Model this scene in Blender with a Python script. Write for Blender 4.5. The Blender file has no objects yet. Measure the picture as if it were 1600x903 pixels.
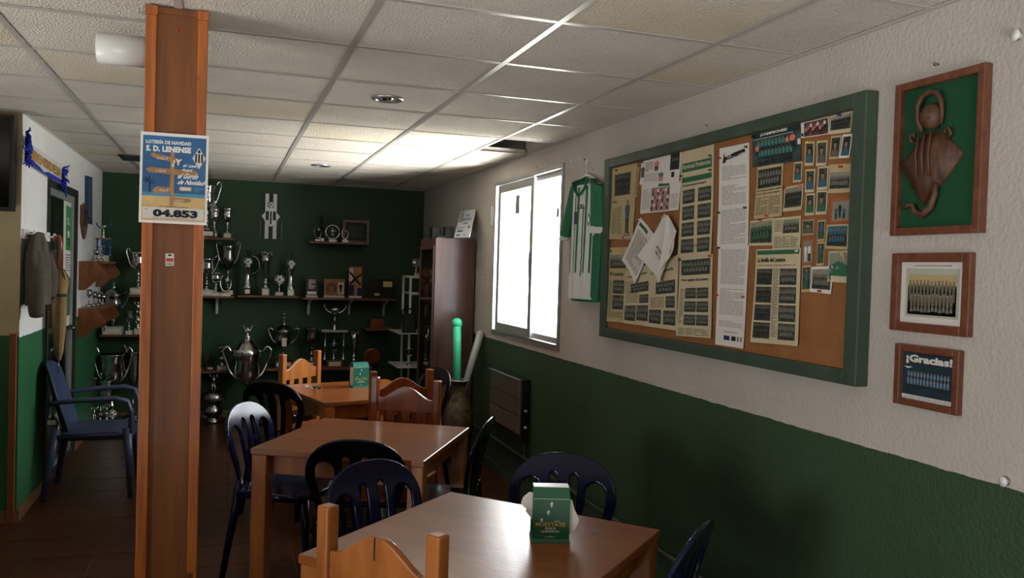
import bpy, bmesh, math, random
import numpy as np
from mathutils import Vector, Matrix, Euler
random.seed(7)
PI = math.pi
S = bpy.context.scene
COL = S.collection

# ---------------------------------------------------------------- camera
FPX = 1291.56                      # focal length in pixels of the 1600x903 frame
RC = Matrix(((0.94458408, -0.32690067, 0.02994779),
             (-0.02092594, 0.03108116, 0.99929779),
             (-0.32760193, -0.94454747, 0.02251807)))   # world -> camera axes
CAMPOS = Vector((0, 0, 1.57))
cam = bpy.data.cameras.new('camera'); camo = bpy.data.objects.new('camera', cam); COL.objects.link(camo)
camo.matrix_world = Matrix.Translation(CAMPOS) @ RC.transposed().to_4x4()
cam.sensor_width = 36; cam.lens = FPX / 1600 * 36; cam.clip_start = 0.02
S.camera = camo

def ray(px, py): return RC.transposed() @ Vector((px - 800, -(py - 451.5), -FPX))
def at(px, py, X=None, Y=None, Z=None):
    """point of the room seen at a photo pixel, on a plane of known depth"""
    d = ray(px, py)
    t = (X / d.x) if X is not None else (Y / d.y) if Y is not None else ((Z - CAMPOS.z) / d.z)
    return CAMPOS + d * t

# ---------------------------------------------------------------- world, lights, exposure
w = bpy.data.worlds.new('world'); S.world = w; w.use_nodes = True
w.node_tree.nodes['Background'].inputs[0].default_value = (0.93, 0.97, 1.0, 1)
w.node_tree.nodes['Background'].inputs[1].default_value = 15.0
def area(name, loc, target, sx, sy, power, col=(1, 1, 1), spread=PI):
    L = bpy.data.lights.new(name, 'AREA'); L.shape = 'RECTANGLE'; L.size = sx; L.size_y = sy
    L.energy = power; L.color = col; L.spread = spread
    o = bpy.data.objects.new(name, L); COL.objects.link(o); o.location = loc
    o.rotation_euler = (Vector(target) - Vector(loc)).to_track_quat('-Z', 'Y').to_euler()
    return o
area('daylight_window', (2.42, 5.45, 1.55), (0.0, 5.6, 1.85), 1.5, 1.3, 10, (0.93, 0.97, 1.0))
area('sunlit_ground_outside', (3.2, 4.6, 0.1), (1.35, 6.2, 2.4), 1.6, 1.6, 600, (1.0, 0.98, 0.94), math.radians(130))
area('rear_uplight_fill', (0.1, -2.0, 0.3), (0.35, 0.1, 2.4), 2.4, 1.4, 68, (1.0, 0.97, 0.93), math.radians(80))  # added unseen lamp behind the camera, aimed up to lift the ceiling; no doorway
area('left_uplight_fill', (-3.4, 2.4, 0.4), (-1.9, 3.2, 2.4), 1.8, 1.0, 34, (1.0, 0.965, 0.91), math.radians(90))  # added low lamp out of view, brightens the ceiling on the left
area('right_wall_fill', (-3.8, -0.6, 1.1), (2.0, 1.1, 1.0), 1.4, 1.0, 27, (1.0, 0.97, 0.95), math.radians(70))  # added lamp out of view for the near right wall; no window there
S.view_settings.view_transform = 'Standard'
try: S.view_settings.look = 'None'
except Exception: pass
S.view_settings.gamma = 1; S.view_settings.use_curve_mapping = False
S.view_settings.exposure = 0.0
S.cycles.max_bounces = 10; S.cycles.diffuse_bounces = 5; S.cycles.glossy_bounces = 4
S.cycles.caustics_reflective = False; S.cycles.caustics_refractive = False
S.cycles.sample_clamp_indirect = 16

# ---------------------------------------------------------------- materials
def srgb(r, g, b):
    f = lambda c: (c / 255 / 12.92) if c / 255 <= .04045 else ((c / 255 + .055) / 1.055) ** 2.4
    return (f(r), f(g), f(b), 1)
MATS = {}
def mat(name, rgb, rough=.6, metal=0, bump=0, bscale=60, var=0, vscale=5, coat=0, spec=None, stretch=None, rgb2=None, detail=3):
    if name in MATS: return MATS[name]
    m = bpy.data.materials.new(name); m.use_nodes = True; MATS[name] = m
    n = m.node_tree.nodes; l = m.node_tree.links; p = n['Principled BSDF']
    c = srgb(*rgb); p.inputs['Base Color'].default_value = c
    p.inputs['Roughness'].default_value = rough; p.inputs['Metallic'].default_value = metal
    if coat: p.inputs['Coat Weight'].default_value = coat; p.inputs['Coat Roughness'].default_value = .12
    if spec is not None: p.inputs['Specular IOR Level'].default_value = spec
    if var or bump:
        tc = n.new('ShaderNodeTexCoord'); mp = n.new('ShaderNodeMapping'); l.new(tc.outputs['Object'], mp.inputs[0])
        if stretch: mp.inputs['Scale'].default_value = stretch
    if var or rgb2:
        nz = n.new('ShaderNodeTexNoise'); nz.inputs['Scale'].default_value = vscale; nz.inputs['Detail'].default_value = detail + 2
        l.new(mp.outputs[0], nz.inputs[0])
        r = n.new('ShaderNodeValToRGB'); l.new(nz.outputs[0], r.inputs[0])
        c2 = srgb(*rgb2) if rgb2 else tuple(x * (1 - var) for x in c[:3]) + (1,)
        r.color_ramp.elements[0].position = .32; r.color_ramp.elements[0].color = c2
        r.color_ramp.elements[1].position = .68; r.color_ramp.elements[1].color = c
        l.new(r.outputs[0], p.inputs['Base Color'])
    if bump:
        nb = n.new('ShaderNodeTexNoise'); nb.inputs['Scale'].default_value = bscale; nb.inputs['Detail'].default_value = detail
        l.new(mp.outputs[0], nb.inputs[0])
        b = n.new('ShaderNodeBump'); b.inputs['Strength'].default_value = min(1, bump); b.inputs['Distance'].default_value = .01 * max(1, bump)
        l.new(nb.outputs[0], b.inputs['Height']); l.new(b.outputs[0], p.inputs['Normal'])
    return m
def wood(name, c1, c2, stretch=(3, 3, .35), scale=9, rough=.35, coat=.3):
    if name in MATS: return MATS[name]
    m = mat(name, c1, rough, 0, .08, 40, .5, scale, coat, None, stretch, c2, 4)
    n = m.node_tree.nodes; l = m.node_tree.links
    # knots: sparse dark spots
    tc = n['Texture Coordinate']; v = n.new('ShaderNodeTexVoronoi'); v.inputs['Scale'].default_value = 4.5
    l.new(tc.outputs['Object'], v.inputs[0])
    r = n.new('ShaderNodeValToRGB'); r.color_ramp.elements[0].position = .035; r.color_ramp.elements[0].color = (.16, .12, .1, 1)
    r.color_ramp.elements[1].position = .08; r.color_ramp.elements[1].color = (1, 1, 1, 1)
    l.new(v.outputs['Distance'], r.inputs[0])
    mx = n.new('ShaderNodeMixRGB'); mx.blend_type = 'MULTIPLY'; mx.inputs[0].default_value = .85
    p = n['Principled BSDF']; src = p.inputs['Base Color'].links[0].from_socket
    l.new(src, mx.inputs[1]); l.new(r.outputs[0], mx.inputs[2]); l.new(mx.outputs[0], p.inputs['Base Color'])
    return m
def split_paint(name, low, high, z, rlow=.5, rhigh=.85, bump=.5, bscale=70, wob=.012):
    """wall painted in two colours that meet at height z"""
    m = bpy.data.materials.new(name); m.use_nodes = True; MATS[name] = m
    n = m.node_tree.nodes; l = m.node_tree.links; p = n['Principled BSDF']
    g = n.new('ShaderNodeNewGeometry'); sp = n.new('ShaderNodeSeparateXYZ'); l.new(g.outputs['Position'], sp.inputs[0])
    nz = n.new('ShaderNodeTexNoise'); nz.inputs['Scale'].default_value = 14; l.new(g.outputs['Position'], nz.inputs[0])
    ma = n.new('ShaderNodeMath'); ma.operation = 'MULTIPLY_ADD'; l.new(nz.outputs[0], ma.inputs[0]); ma.inputs[1].default_value = wob
    l.new(sp.outputs['Z'], ma.inputs[2])
    gt = n.new('ShaderNodeMath'); gt.operation = 'GREATER_THAN'; l.new(ma.outputs[0], gt.inputs[0]); gt.inputs[1].default_value = z + wob / 2
    n2 = n.new('ShaderNodeTexNoise'); n2.inputs['Scale'].default_value = 2.2; n2.inputs['Detail'].default_value = 5; l.new(g.outputs['Position'], n2.inputs[0])
    def ramp(c, k):
        r = n.new('ShaderNodeValToRGB'); l.new(n2.outputs[0], r.inputs[0]); cc = srgb(*c)
        r.color_ramp.elements[0].position = .3; r.color_ramp.elements[0].color = tuple(x * k for x in cc[:3]) + (1,)
        r.color_ramp.elements[1].position = .7; r.color_ramp.elements[1].color = cc
        return r
    a, b = ramp(low, .8), ramp(high, .88)
    mx = n.new('ShaderNodeMixRGB'); l.new(gt.outputs[0], mx.inputs[0]); l.new(a.outputs[0], mx.inputs[1]); l.new(b.outputs[0], mx.inputs[2])
    l.new(mx.outputs[0], p.inputs['Base Color'])
    mr = n.new('ShaderNodeMapRange'); l.new(gt.outputs[0], mr.inputs[0]); mr.inputs[3].default_value = rlow; mr.inputs[4].default_value = rhigh
    l.new(mr.outputs[0], p.inputs['Roughness'])
    nb = n.new('ShaderNodeTexNoise'); nb.inputs['Scale'].default_value = bscale; nb.inputs['Detail'].default_value = 2; l.new(g.outputs['Position'], nb.inputs[0])
    bb = n.new('ShaderNodeBump'); bb.inputs['Strength'].default_value = bump; bb.inputs['Distance'].default_value = .012
    l.new(nb.outputs[0], bb.inputs['Height']); l.new(bb.outputs[0], p.inputs['Normal'])
    return m
def glass(name, tint=(1, 1, 1, 1), gl=.12):
    m = bpy.data.materials.new(name); m.use_nodes = True; n = m.node_tree.nodes; l = m.node_tree.links; n.clear()
    o = n.new('ShaderNodeOutputMaterial'); t = n.new('ShaderNodeBsdfTransparent'); t.inputs[0].default_value = tint
    g = n.new('ShaderNodeBsdfGlossy'); g.inputs['Roughness'].default_value = .03; mx = n.new('ShaderNodeMixShader'); fr = n.new('ShaderNodeFresnel')
    fr.inputs[0].default_value = 1.45; ad = n.new('ShaderNodeMath'); ad.operation = 'ADD'; ad.inputs[1].default_value = gl * .3
    ge = n.new('ShaderNodeNewGeometry'); fl = n.new('ShaderNodeMath'); fl.operation = 'SUBTRACT'; fl.inputs[0].default_value = 1; l.new(ge.outputs['Backfacing'], fl.inputs[1])
    mu = n.new('ShaderNodeMath'); mu.operation = 'MULTIPLY'; l.new(fl.outputs[0], mu.inputs[1])
    l.new(fr.outputs[0], ad.inputs[0]); l.new(ad.outputs[0], mu.inputs[0]); l.new(mu.outputs[0], mx.inputs[0]); l.new(t.outputs[0], mx.inputs[1]); l.new(g.outputs[0], mx.inputs[2]); l.new(mx.outputs[0], o.inputs[0])
    return m
M_RIGHT = split_paint('right wall paint', (50, 74, 50), (182, 176, 168), 1.022, .55, .85, .35, 75)
M_LEFT = split_paint('left wall paint', (40, 100, 62), (225, 226, 222), 1.09, .5, .8, .15, 60)
M_CREAM = split_paint('alcove wall paint', (22, 88, 40), (180, 166, 130), 1.10, .5, .8, .2, 60)
M_GREEN = split_paint('back wall green', (28, 64, 28), (28, 64, 28), 1.0, .6, .6, .3, 60)
M_PLAIN = mat('plain wall', (190, 183, 168), .85, 0, .3, 60, .1)
M_TILE = mat('mineral fibre tile', (226, 219, 206), .95, 0, 2.2, 110, .1, 3, detail=5)
M_TBAR = mat('white painted grid', (190, 186, 178), .3, .25)
M_SLAB = mat('plenum slab', (60, 46, 32), .95, 0, .8, 20, .5, 6)
M_FLOOR = mat('brown floor tile', (72, 40, 25), .32, 0, .12, 12, .4, 3.5, spec=.3)
M_GROUT = mat('floor grout', (92, 66, 48), .9)
M_SKIRT = mat('skirting tile', (120, 84, 58), .5, 0, .1, 20, .3)
M_ALU = mat('aluminium', (178, 178, 176), .35, .75)
M_ALUD = mat('satin aluminium', (150, 150, 148), .5, .3)
M_GLASS = glass('window glass'); M_CGLASS = glass('cabinet glass', (.75, .8, .78, 1), .25)
M_PWOOD = wood('pillar trim wood', (184, 104, 40), (146, 76, 26), (9, 9, .6), 8, .5, .05)
M_PPANEL = wood('pillar panel veneer', (128, 74, 28), (106, 58, 20), (6, 6, .4), 5, .55, .03)
M_PINE = wood('lacquered pine', (170, 104, 46), (138, 78, 30), (2.5, 2.5, .5), 9, .35, .3)
M_PINET = wood('table top pine', (146, 84, 38), (124, 66, 28), (.5, 3.5, 3), 6, .28, .2)
M_PINED = wood('reddish pine', (138, 68, 28), (104, 46, 18), (2.5, 2.5, .5), 9, .3, .5)
M_SHELF = wood('shelf wood', (112, 70, 42), (84, 50, 28), (.6, 6, 6), 5, .5, .1)
M_BRKT = wood('bracket panel wood', (128, 74, 34), (96, 52, 22), (4, 4, .8), 6, .4, .3)
M_FRW = wood('picture frame wood', (112, 66, 44), (88, 48, 32), (3, 3, 3), 14, .4, .3)
M_CAB = wood('dark cabinet veneer', (104, 76, 70), (84, 58, 54), (9, 9, .4), 7, .4, .2)
M_NAVY = mat('navy plastic', (12, 17, 48), .15, 0, .02, 30, spec=.3)
M_BLACKP = mat('black plastic', (8, 9, 13), .18, 0, .02, 30, spec=.3)
M_BLUEP = mat('slate blue plastic', (52, 62, 88), .38, 0, .05, 60)
M_CHROME = mat('chrome', (215, 215, 215), .12, 1)
M_GOLD = mat('gold metal', (205, 165, 90), .18, 1)
M_PEWTER = mat('pewter', (150, 150, 148), .25, 1)
M_BLACK = mat('black', (10, 10, 11), .35)
M_BASE = mat('dark marble', (22, 20, 20), .2, 0, 0, 60, .6, 30, rgb2=(70, 64, 60))
M_WBASE = mat('white marble', (200, 196, 188), .3, 0, 0, 60, .2, 20)
M_PLATE = mat('engraved plate', (222, 216, 196), .35, .3)
M_WHITE = mat('white', (232, 232, 228), .5)
M_WPLAST = mat('white plastic', (214, 216, 214), .35)
M_DKGRN = mat('green painted frame', (58, 76, 62), .5, 0, .25, 50, .25, 9)
M_CORK = mat('cork', (146, 98, 54), .95, 0, .5, 220, .2, 14)
M_NEWS = mat('newsprint', (196, 184, 150), .9, 0, .1, 30, .12, 8)
M_NEWS2 = mat('aged newsprint', (182, 164, 122), .9, 0, .1, 30, .15, 8)
M_PAPER = mat('white paper', (212, 208, 202), .85)
M_INK = mat('printed ink', (92, 88, 76), .9); M_INKD = mat('dark ink', (26, 28, 26), .9); M_INKL = mat('light grey ink', (150, 146, 142), .9)
M_PHOTO = mat('photo grey green', (78, 84, 70), .8, 0, 0, 60, .5, 45, rgb2=(30, 36, 32))
M_PHOTOD = mat('photo dark', (50, 62, 56), .8, 0, 0, 60, .5, 60, rgb2=(22, 28, 28))
M_PSKY = mat('photo pale', (138, 140, 124), .8, 0, 0, 60, .3, 30)
M_SKIN = mat('print skin', (140, 112, 90), .8); M_PSHIRT = mat('print shirt', (104, 108, 96), .8); M_PDARK = mat('print shorts', (30, 36, 36), .8)
M_PBLUE = mat('print blue', (50, 92, 108), .8); M_PPINK = mat('print pink', (214, 112, 104), .8); M_PGREEN = mat('print green', (40, 96, 66), .8)
M_ORANGE = mat('print orange', (160, 84, 50), .8)
M_BGREEN = mat('dispenser green', (14, 86, 58), .35); M_BTEAL = mat('dispenser teal', (22, 110, 92), .35)
M_OCHRE = mat('ochre print', (196, 160, 60), .6)
M_FELT = mat('green felt', (8, 66, 36), .95, 0, .2, 200)
M_CARVE = wood('dark carved wood', (96, 62, 42), (54, 34, 24), (6, 6, 1), 9, .6, 0)
M_JACKET = mat('grey brown cloth', (82, 74, 62), .95, 0, .4, 90, .3, 12)
M_UMB = mat('tan umbrella cloth', (138, 112, 70), .8, 0, .2, 60, .2, 20)
M_SHIRTW = mat('shirt white cloth', (206, 208, 204), .8, 0, .25, 180, .05); M_SHIRTG = mat('shirt green cloth', (16, 104, 68), .7, 0, .2, 180, .15, 20)
M_NAVYC = mat('navy print', (26, 34, 84), .7)
M_SCARFB = mat('blue scarf knit', (22, 44, 168), .95, 0, .5, 220, .2, 40); M_SCARFW = mat('pale scarf knit', (206, 204, 204), .95, 0, .4, 220, .08, 40)
M_SCARFG = mat('gold scarf knit', (176, 132, 62), .95, 0, .4, 220, .2, 40)
M_FOAMG = mat('mint green plastic', (66, 196, 148), .5); M_FOAMW = mat('pale grey plastic', (188, 190, 192), .5)
M_VASE = mat('brown crackle glaze', (44, 30, 24), .35, 0, .3, 40, .5, 26, rgb2=(104, 88, 60))
M_HEAT = mat('heater panel', (104, 92, 86), .3, .2); M_HEATD = mat('heater casing', (26, 24, 22), .35)
M_PIPE = mat('painted pipe', (70, 84, 70), .4)

# ---------------------------------------------------------------- mesh builder
_textcache = {}
def text_geo(s, bold=.0):
    k = (s, bold)
    if k in _textcache: return _textcache[k]
    c = bpy.data.curves.new('t', 'FONT'); c.body = s; c.resolution_u = 2; c.offset = bold; c.size = 1
    o = bpy.data.objects.new('t', c); COL.objects.link(o)
    me = bpy.data.meshes.new_from_object(o.evaluated_get(bpy.context.evaluated_depsgraph_get()))
    vs = [v.co.copy() for v in me.vertices]; fs = [tuple(p.vertices) for p in me.polygons]
    bpy.data.objects.remove(o); bpy.data.curves.remove(c); bpy.data.meshes.remove(me)
    x0 = min(v.x for v in vs); x1 = max(v.x for v in vs); y0 = min(v.y for v in vs); y1 = max(v.y for v in vs)
    vs = [((v.x - x0) / (x1 - x0), (v.y - y0) / (y1 - y0)) for v in vs]
    _textcache[k] = (vs, fs); return _textcache[k]

class MB:
    def __init__(s): s.v = []; s.f = []; s.m = []; s.s = []
    def add(s, vs, fs, m, smooth=False):
        o = len(s.v); s.v += [tuple(v) for v in vs]
        for f in fs: s.f.append(tuple(i + o for i in f)); s.m.append(m); s.s.append(smooth)
        return s
    def box(s, x0, x1, y0, y1, z0, z1, m, rot=None, piv=None):
        vs = [Vector((x, y, z)) for x in (x0, x1) for y in (y0, y1) for z in (z0, z1)]
        if rot is not None:
            c = Vector(piv) if piv is not None else Vector(((x0 + x1) / 2, (y0 + y1) / 2, (z0 + z1) / 2))
            vs = [c + rot @ (v - c) for v in vs]
        return s.add(vs, [(0, 1, 3, 2), (4, 6, 7, 5), (0, 4, 5, 1), (2, 3, 7, 6), (0, 2, 6, 4), (1, 5, 7, 3)], m)
    def lathe(s, prof, m, c=(0, 0, 0), seg=20, smooth=True, flute=0, ax=None):
        vs = []; fs = []; n = len(prof)
        for i in range(seg):
            a = 2 * PI * i / seg; k = 1 + (flute * (1 if i % 2 else -1))
            for r, z in prof:
                p = Vector((r * k * math.cos(a), r * k * math.sin(a), z))
                if ax is not None: p = ax @ p
                vs.append((p.x + c[0], p.y + c[1], p.z + c[2]))
        for i in range(seg):
            j = (i + 1) % seg
            for q in range(n - 1): fs.append((i * n + q, j * n + q, j * n + q + 1, i * n + q + 1))
        return s.add(vs, fs, m, smooth)
    def tube(s, pts, r, m, seg=8, flat=None, caps=True, smooth=True):
        pts = [Vector(p) for p in pts]; n = len(pts)
        rs = r if isinstance(r, (list, tuple)) else [r] * n
        vs = []; fs = []; up = Vector((0, 0, 1)); prev = None
        for i, p in enumerate(pts):
            t = (pts[min(i + 1, n - 1)] - pts[max(i - 1, 0)]).normalized()
            if prev is None:
                a = t.cross(up)
                if a.length < .05: a = t.cross(Vector((0, 1, 0)))
                a.normalize()
            else: a = (prev - t * prev.dot(t)).normalized()
            prev = a; b = t.cross(a)
            for k in range(seg):
                an = 2 * PI * k / seg
                rr = rs[i]; ra, rb = (rr, rr) if flat is None else (rr * flat[0], rr * flat[1])
                vs.append(p + a * (ra * math.cos(an)) + b * (rb * math.sin(an)))
        for i in range(n - 1):
            for k in range(seg):
                k2 = (k + 1) % seg; fs.append((i * seg + k, i * seg + k2, (i + 1) * seg + k2, (i + 1) * seg + k))
        if caps: fs.append(tuple(range(seg))[::-1]); fs.append(tuple((n - 1) * seg + k for k in range(seg)))
        return s.add(vs, fs, m, smooth)
    def ball(s, c, r, m, seg=12, rings=8, sc=(1, 1, 1)):
        prof = [(max(1e-5, r * math.sin(PI * i / rings)), -r * math.cos(PI * i / rings)) for i in range(rings + 1)]
        o = len(s.v); s.lathe(prof, m, (0, 0, 0), seg)
        for i in range(o, len(s.v)):
            v = s.v[i]; s.v[i] = (v[0] * sc[0] + c[0], v[1] * sc[1] + c[1], v[2] * sc[2] + c[2])
        return s
    def prism(s, poly, d0, d1, m, f=lambda a, b, d: (a, d, b), smooth=False):
        n = len(poly); vs = [f(a, b, d0) for a, b in poly] + [f(a, b, d1) for a, b in poly]
        fs = [tuple(range(n)), tuple(range(2 * n - 1, n - 1, -1))] + [(i, i + n, (i + 1) % n + n, (i + 1) % n) for i in range(n)]
        return s.add(vs, fs, m, smooth)
    def grid(s, fn, nu, nv, m, smooth=True):
        vs = [fn(i / nu, j / nv) for i in range(nu + 1) for j in range(nv + 1)]
        fs = [(i * (nv + 1) + j, (i + 1) * (nv + 1) + j, (i + 1) * (nv + 1) + j + 1, i * (nv + 1) + j + 1) for i in range(nu) for j in range(nv)]
        return s.add(vs, fs, m, smooth)
    def mesh(s, name):
        me = bpy.data.meshes.new(name); me.from_pydata(s.v, [], s.f)
        ms = []
        for m in s.m:
            if m not in ms: ms.append(m)
        for m in ms: me.materials.append(m)
        idx = {id(m): i for i, m in enumerate(ms)}
        me.polygons.foreach_set('material_index', [idx[id(m)] for m in s.m])
        me.polygons.foreach_set('use_smooth', s.s)
        bm = bmesh.new(); bm.from_mesh(me); bmesh.ops.recalc_face_normals(bm, faces=bm.faces) if len(s.f) > 5 else None
        bm.to_mesh(me); bm.free(); me.update(); return me
    def build(s, name, parent=None, bevel=0, solid=0, sub=0, bseg=2):
        o = bpy.data.objects.new(name, s.mesh(name)); COL.objects.link(o)
        if parent is not None: o.parent = parent
        if solid:
            q = o.modifiers.new('s', 'SOLIDIFY'); q.thickness = solid; q.offset = 0
        if bevel:
            q = o.modifiers.new('b', 'BEVEL'); q.width = bevel; q.segments = bseg; q.limit_method = 'ANGLE'; q.angle_limit = math.radians(40)
        if sub:
            q = o.modifiers.new('u', 'SUBSURF'); q.levels = sub; q.render_levels = sub
        return o
def tag(o, label=None, cat=None, group=None, kind=None):
    if label: o['label'] = label
    if cat: o['category'] = cat
    if group: o['group'] = group
    if kind: o['kind'] = kind
    return o
def thing(name, label, cat, loc=(0, 0, 0), rz=0, group=None):
    o = bpy.data.objects.new(name, None); COL.objects.link(o); o.location = loc; o.rotation_euler = (0, 0, rz)
    o.empty_display_size = .05
    return tag(o, label, cat, group)
def struct(name, label=None, empty=False):
    o = bpy.data.objects.new(name, None); COL.objects.link(o); o['kind'] = 'structure'
    if label: o['label'] = label
    return o
def dup(root, loc, rz, label, name=None):
    r = root.copy(); COL.objects.link(r); r.location = loc; r.rotation_euler = (0, 0, rz); r['label'] = label
    for ch in list(root.children):
        c = ch.copy(); COL.objects.link(c); c.parent = r
        for g in list(ch.children):
            d = g.copy(); COL.objects.link(d); d.parent = c
    return r
def kids(o): return [c for c in bpy.data.objects if c.parent == o]

# ---------------------------------------------------------------- the room
XR, XL, YB, ZC = 2.016, -1.135, 8.80, 2.398
XF, YF, YA = -4.0, -3.2, 5.51        # far left wall, wall behind the camera, face of the alcove wall
ZT = 2.86
def wallobj(name, boxes, m, label=None, sub=None):
    b = MB()
    for q in boxes: b.box(*q, m)
    o = b.build(name); tag(o, label, None, None, 'structure'); return o
# right wall with window opening
WY0, WY1, WZ0, WZ1 = 4.86, 6.27, 1.065, 2.262
wallobj('wall_right', [(XR, XR + .16, YF, WY0, 0, ZT), (XR, XR + .16, WY1, YB + .1, 0, ZT),
                       (XR, XR + .16, WY0, WY1, 0, WZ0), (XR, XR + .16, WY0, WY1, WZ1, ZT)], M_RIGHT, 'rough stucco wall, dark green below and off-white above')
wallobj('wall_back', [(XL - .2, XR, YB, YB + .16, 0, ZT)], M_GREEN, 'dark green back wall behind the trophies')
DY0, DY1, DZ = 6.24, 7.40, 2.10
wallobj('wall_left', [(XL - .16, XL, YA, DY0, 0, ZT), (XL - .16, XL, DY1, YB, 0, ZT), (XL - .16, XL, DY0, DY1, DZ, ZT)], M_LEFT,
        'white wall with green lower part and a glass door')
wallobj('wall_alcove', [(XF, XL - .16, YA, YA + .12, 0, ZT)], M_CREAM, 'cream wall with dark green lower part at the left edge')
# end face of left wall belongs to the cream wall
b = MB().box(XL - .165, XL - .0, YA - .006, YA, 0, ZT, M_CREAM); o = b.build('trim_1'); o['kind'] = 'structure'; o['label'] = 'cream painted end of the left wall'
b = MB().box(XF - .15, XF, YF, YA + .1, 0, ZT, M_PLAIN); b.build('wall_far_left')['kind'] = 'structure'
b = MB().box(XF, XR, YF - .15, YF, 0, ZT, M_PLAIN); b.build('wall_front')['kind'] = 'structure'
b = MB().box(XF - .1, XR + .2, YF - .1, YB + .15, ZT, ZT + .1, M_SLAB); b.build('ceiling_slab')['kind'] = 'structure'
# dark space behind the glass door
b = MB().box(XL - .9, XL - .16, DY0 - .3, DY1 + .3, 0, .02, M_FLOOR).box(XL - 1.0, XL - .9, DY0 - .3, DY1 + .3, 0, ZT, M_PLAIN)
b.box(XL - .9, XL - .16, DY0 - .4, DY0 - .3, 0, ZT, M_PLAIN).box(XL - .9, XL - .16, DY1 + .3, DY1 + .4, 0, ZT, M_PLAIN)
b.build('wall_beyond_door')['kind'] = 'structure'

# floor: tiles are pieces
FL = struct('floor', 'dim brown ceramic tile floor')
MB().box(XF, XR, YF, YB, -.06, -.003, M_GROUT).build('subfloor', FL)
TS = .3325; TX0 = -.955 - 12 * TS; TY0 = 8.80
tm = MB().box(-TS / 2 + .003, TS / 2 - .003, -TS / 2 + .003, TS / 2 - .003, -.004, 0, M_FLOOR).mesh('tile')
rest = MB()
for i in range(22):
    for j in range(37):
        cx = TX0 + (i + .5) * TS; cy = TY0 - (j + .5) * TS
        x0, x1 = max(cx - TS / 2 + .003, XF), min(cx + TS / 2 - .003, XR); y0 = cy - TS / 2 + .003; y1 = cy + TS / 2 - .003
        if x1 - x0 < .03 or y0 < YF: continue
        if cy > YA and cx < XL:
            if x1 > XL + .02: MB().box(XL, x1, y0, y1, -.004, 0, M_FLOOR).build('tile', FL)
            continue
        if cy > 2.7 and cx > -1.5:
            if x1 - x0 < TS - .02: MB().box(x0, x1, y0, y1, -.004, 0, M_FLOOR).build('tile', FL)
            else:
                o = bpy.data.objects.new('tile', tm); COL.objects.link(o); o.parent = FL; o.location = (cx, cy, random.uniform(-.0004, .0004))
        else: rest.box(x0, x1, y0, y1, -.004, 0, M_FLOOR)
rest.build('far_tiles', FL)['kind'] = 'stuff'

# ceiling: lay-in tiles on a T-bar grid
CE = struct('ceiling', 'suspended ceiling of white mineral tiles in a metal grid')
GX = .436; GY = 3.175; P6 = .6
cols = [GX + P6 * k for k in range(-8, 3)]; rows = [GY + P6 * k for k in range(-11, 10)]
xs = [XF] + [c for c in cols if XF < c < XR - .05] + [XR]; ys = [YF] + [r for r in rows if YF + .02 < r < YB - .03] + [YB]
cm = {}
def tilemesh(wx, wy, m):
    k = (round(wx, 3), round(wy, 3), m.name)
    if k not in cm: cm[k] = MB().box(-wx / 2, wx / 2, -wy / 2, wy / 2, 0, .014, m).mesh('ceiling_tile')
    return cm[k]
M_TILEB = mat('fissured fibre tile', (222, 216, 204), .95, 0, 1, 210, .12, 90, detail=6)
M_TILEY = mat('stained fibre tile', (226, 219, 206), .95, 0, 2.2, 110, .3, 1.6, rgb2=(216, 204, 176), detail=5)
for i in range(len(xs) - 1):
    for j in range(len(ys) - 1):
        x0, x1, y0, y1 = xs[i], xs[i + 1], ys[j], ys[j + 1]
        if (y0 + y1) / 2 > YA and x1 < XL + .02: continue
        if y1 > YA + .05 and x0 < XL: x0 = XL
        if x0 > 1.6 and abs(y0 - 4.975) < .05: continue                       # the missing tile
        m = M_TILEB if (abs(x0 - GX) < .02 and abs(y0 - 3.775) < .02) else (M_TILEY if (i * 7 + j * 5) % 6 == 0 else M_TILE)
        o = bpy.data.objects.new('ceiling_tile', tilemesh(x1 - x0 - .004, y1 - y0 - .004, m)); COL.objects.link(o); o.parent = CE
        o.location = ((x0 + x1) / 2, (y0 + y1) / 2, ZC + .004 + random.uniform(0, .0015)); o.rotation_euler = (random.uniform(-.002, .002), random.uniform(-.002, .002), 0)
for x in xs[1:-1]:
    y1 = YB if x > XL else YA
    MB().box(x - .013, x + .013, YF, y1, ZC, ZC + .003, M_TBAR).box(x - .002, x + .002, YF, y1, ZC + .003, ZC + .035, M_TBAR).build('main_runner', CE, .001)
tee = {}
for y in ys[1:-1]:
    for i in range(len(xs) - 1):
        x0, x1 = xs[i] + .013, xs[i + 1] - .013
        if y > YA and x1 < XL: continue
        if y > YA and x0 < XL: x0 = XL
        k = round(x1 - x0, 3)
        if k not in tee: tee[k] = MB().box(-k / 2, k / 2, -.012, .012, 0, .003, M_TBAR).box(-k / 2, k / 2, -.002, .002, .003, .035, M_TBAR).mesh('cross_tee')
        o = bpy.data.objects.new('cross_tee', tee[k]); COL.objects.link(o); o.parent = CE; o.location = ((x0 + x1) / 2, y, ZC + .0005)
MB().box(XR - .022, XR, YF, YB, ZC - .001, ZC + .003, M_TBAR).build('edge_angle', CE)
MB().box(XL, XL + .02, YA, YB, ZC - .001, ZC + .003, M_TBAR).build('edge_angle', CE)
MB().box(XL, XR, YB - .02, YB, ZC - .001, ZC + .003, M_TBAR).build('edge_angle', CE)
MB().box(XF, XL, YA - .02, YA, ZC - .001, ZC + .003, M_TBAR).build('edge_angle', CE)
# timber and ducting seen through the gap left by the missing tile
b = MB()
for k in range(4): b.box(1.40, 2.0, 5.30 + k * .16, 5.37 + k * .16, 2.56 + .02 * k, 2.66, M_SHELF)
b.box(1.40, 2.0, 5.60, 5.64, 2.425, 2.50, M_PEWTER)
b.build('plenum_batten', CE)

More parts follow.
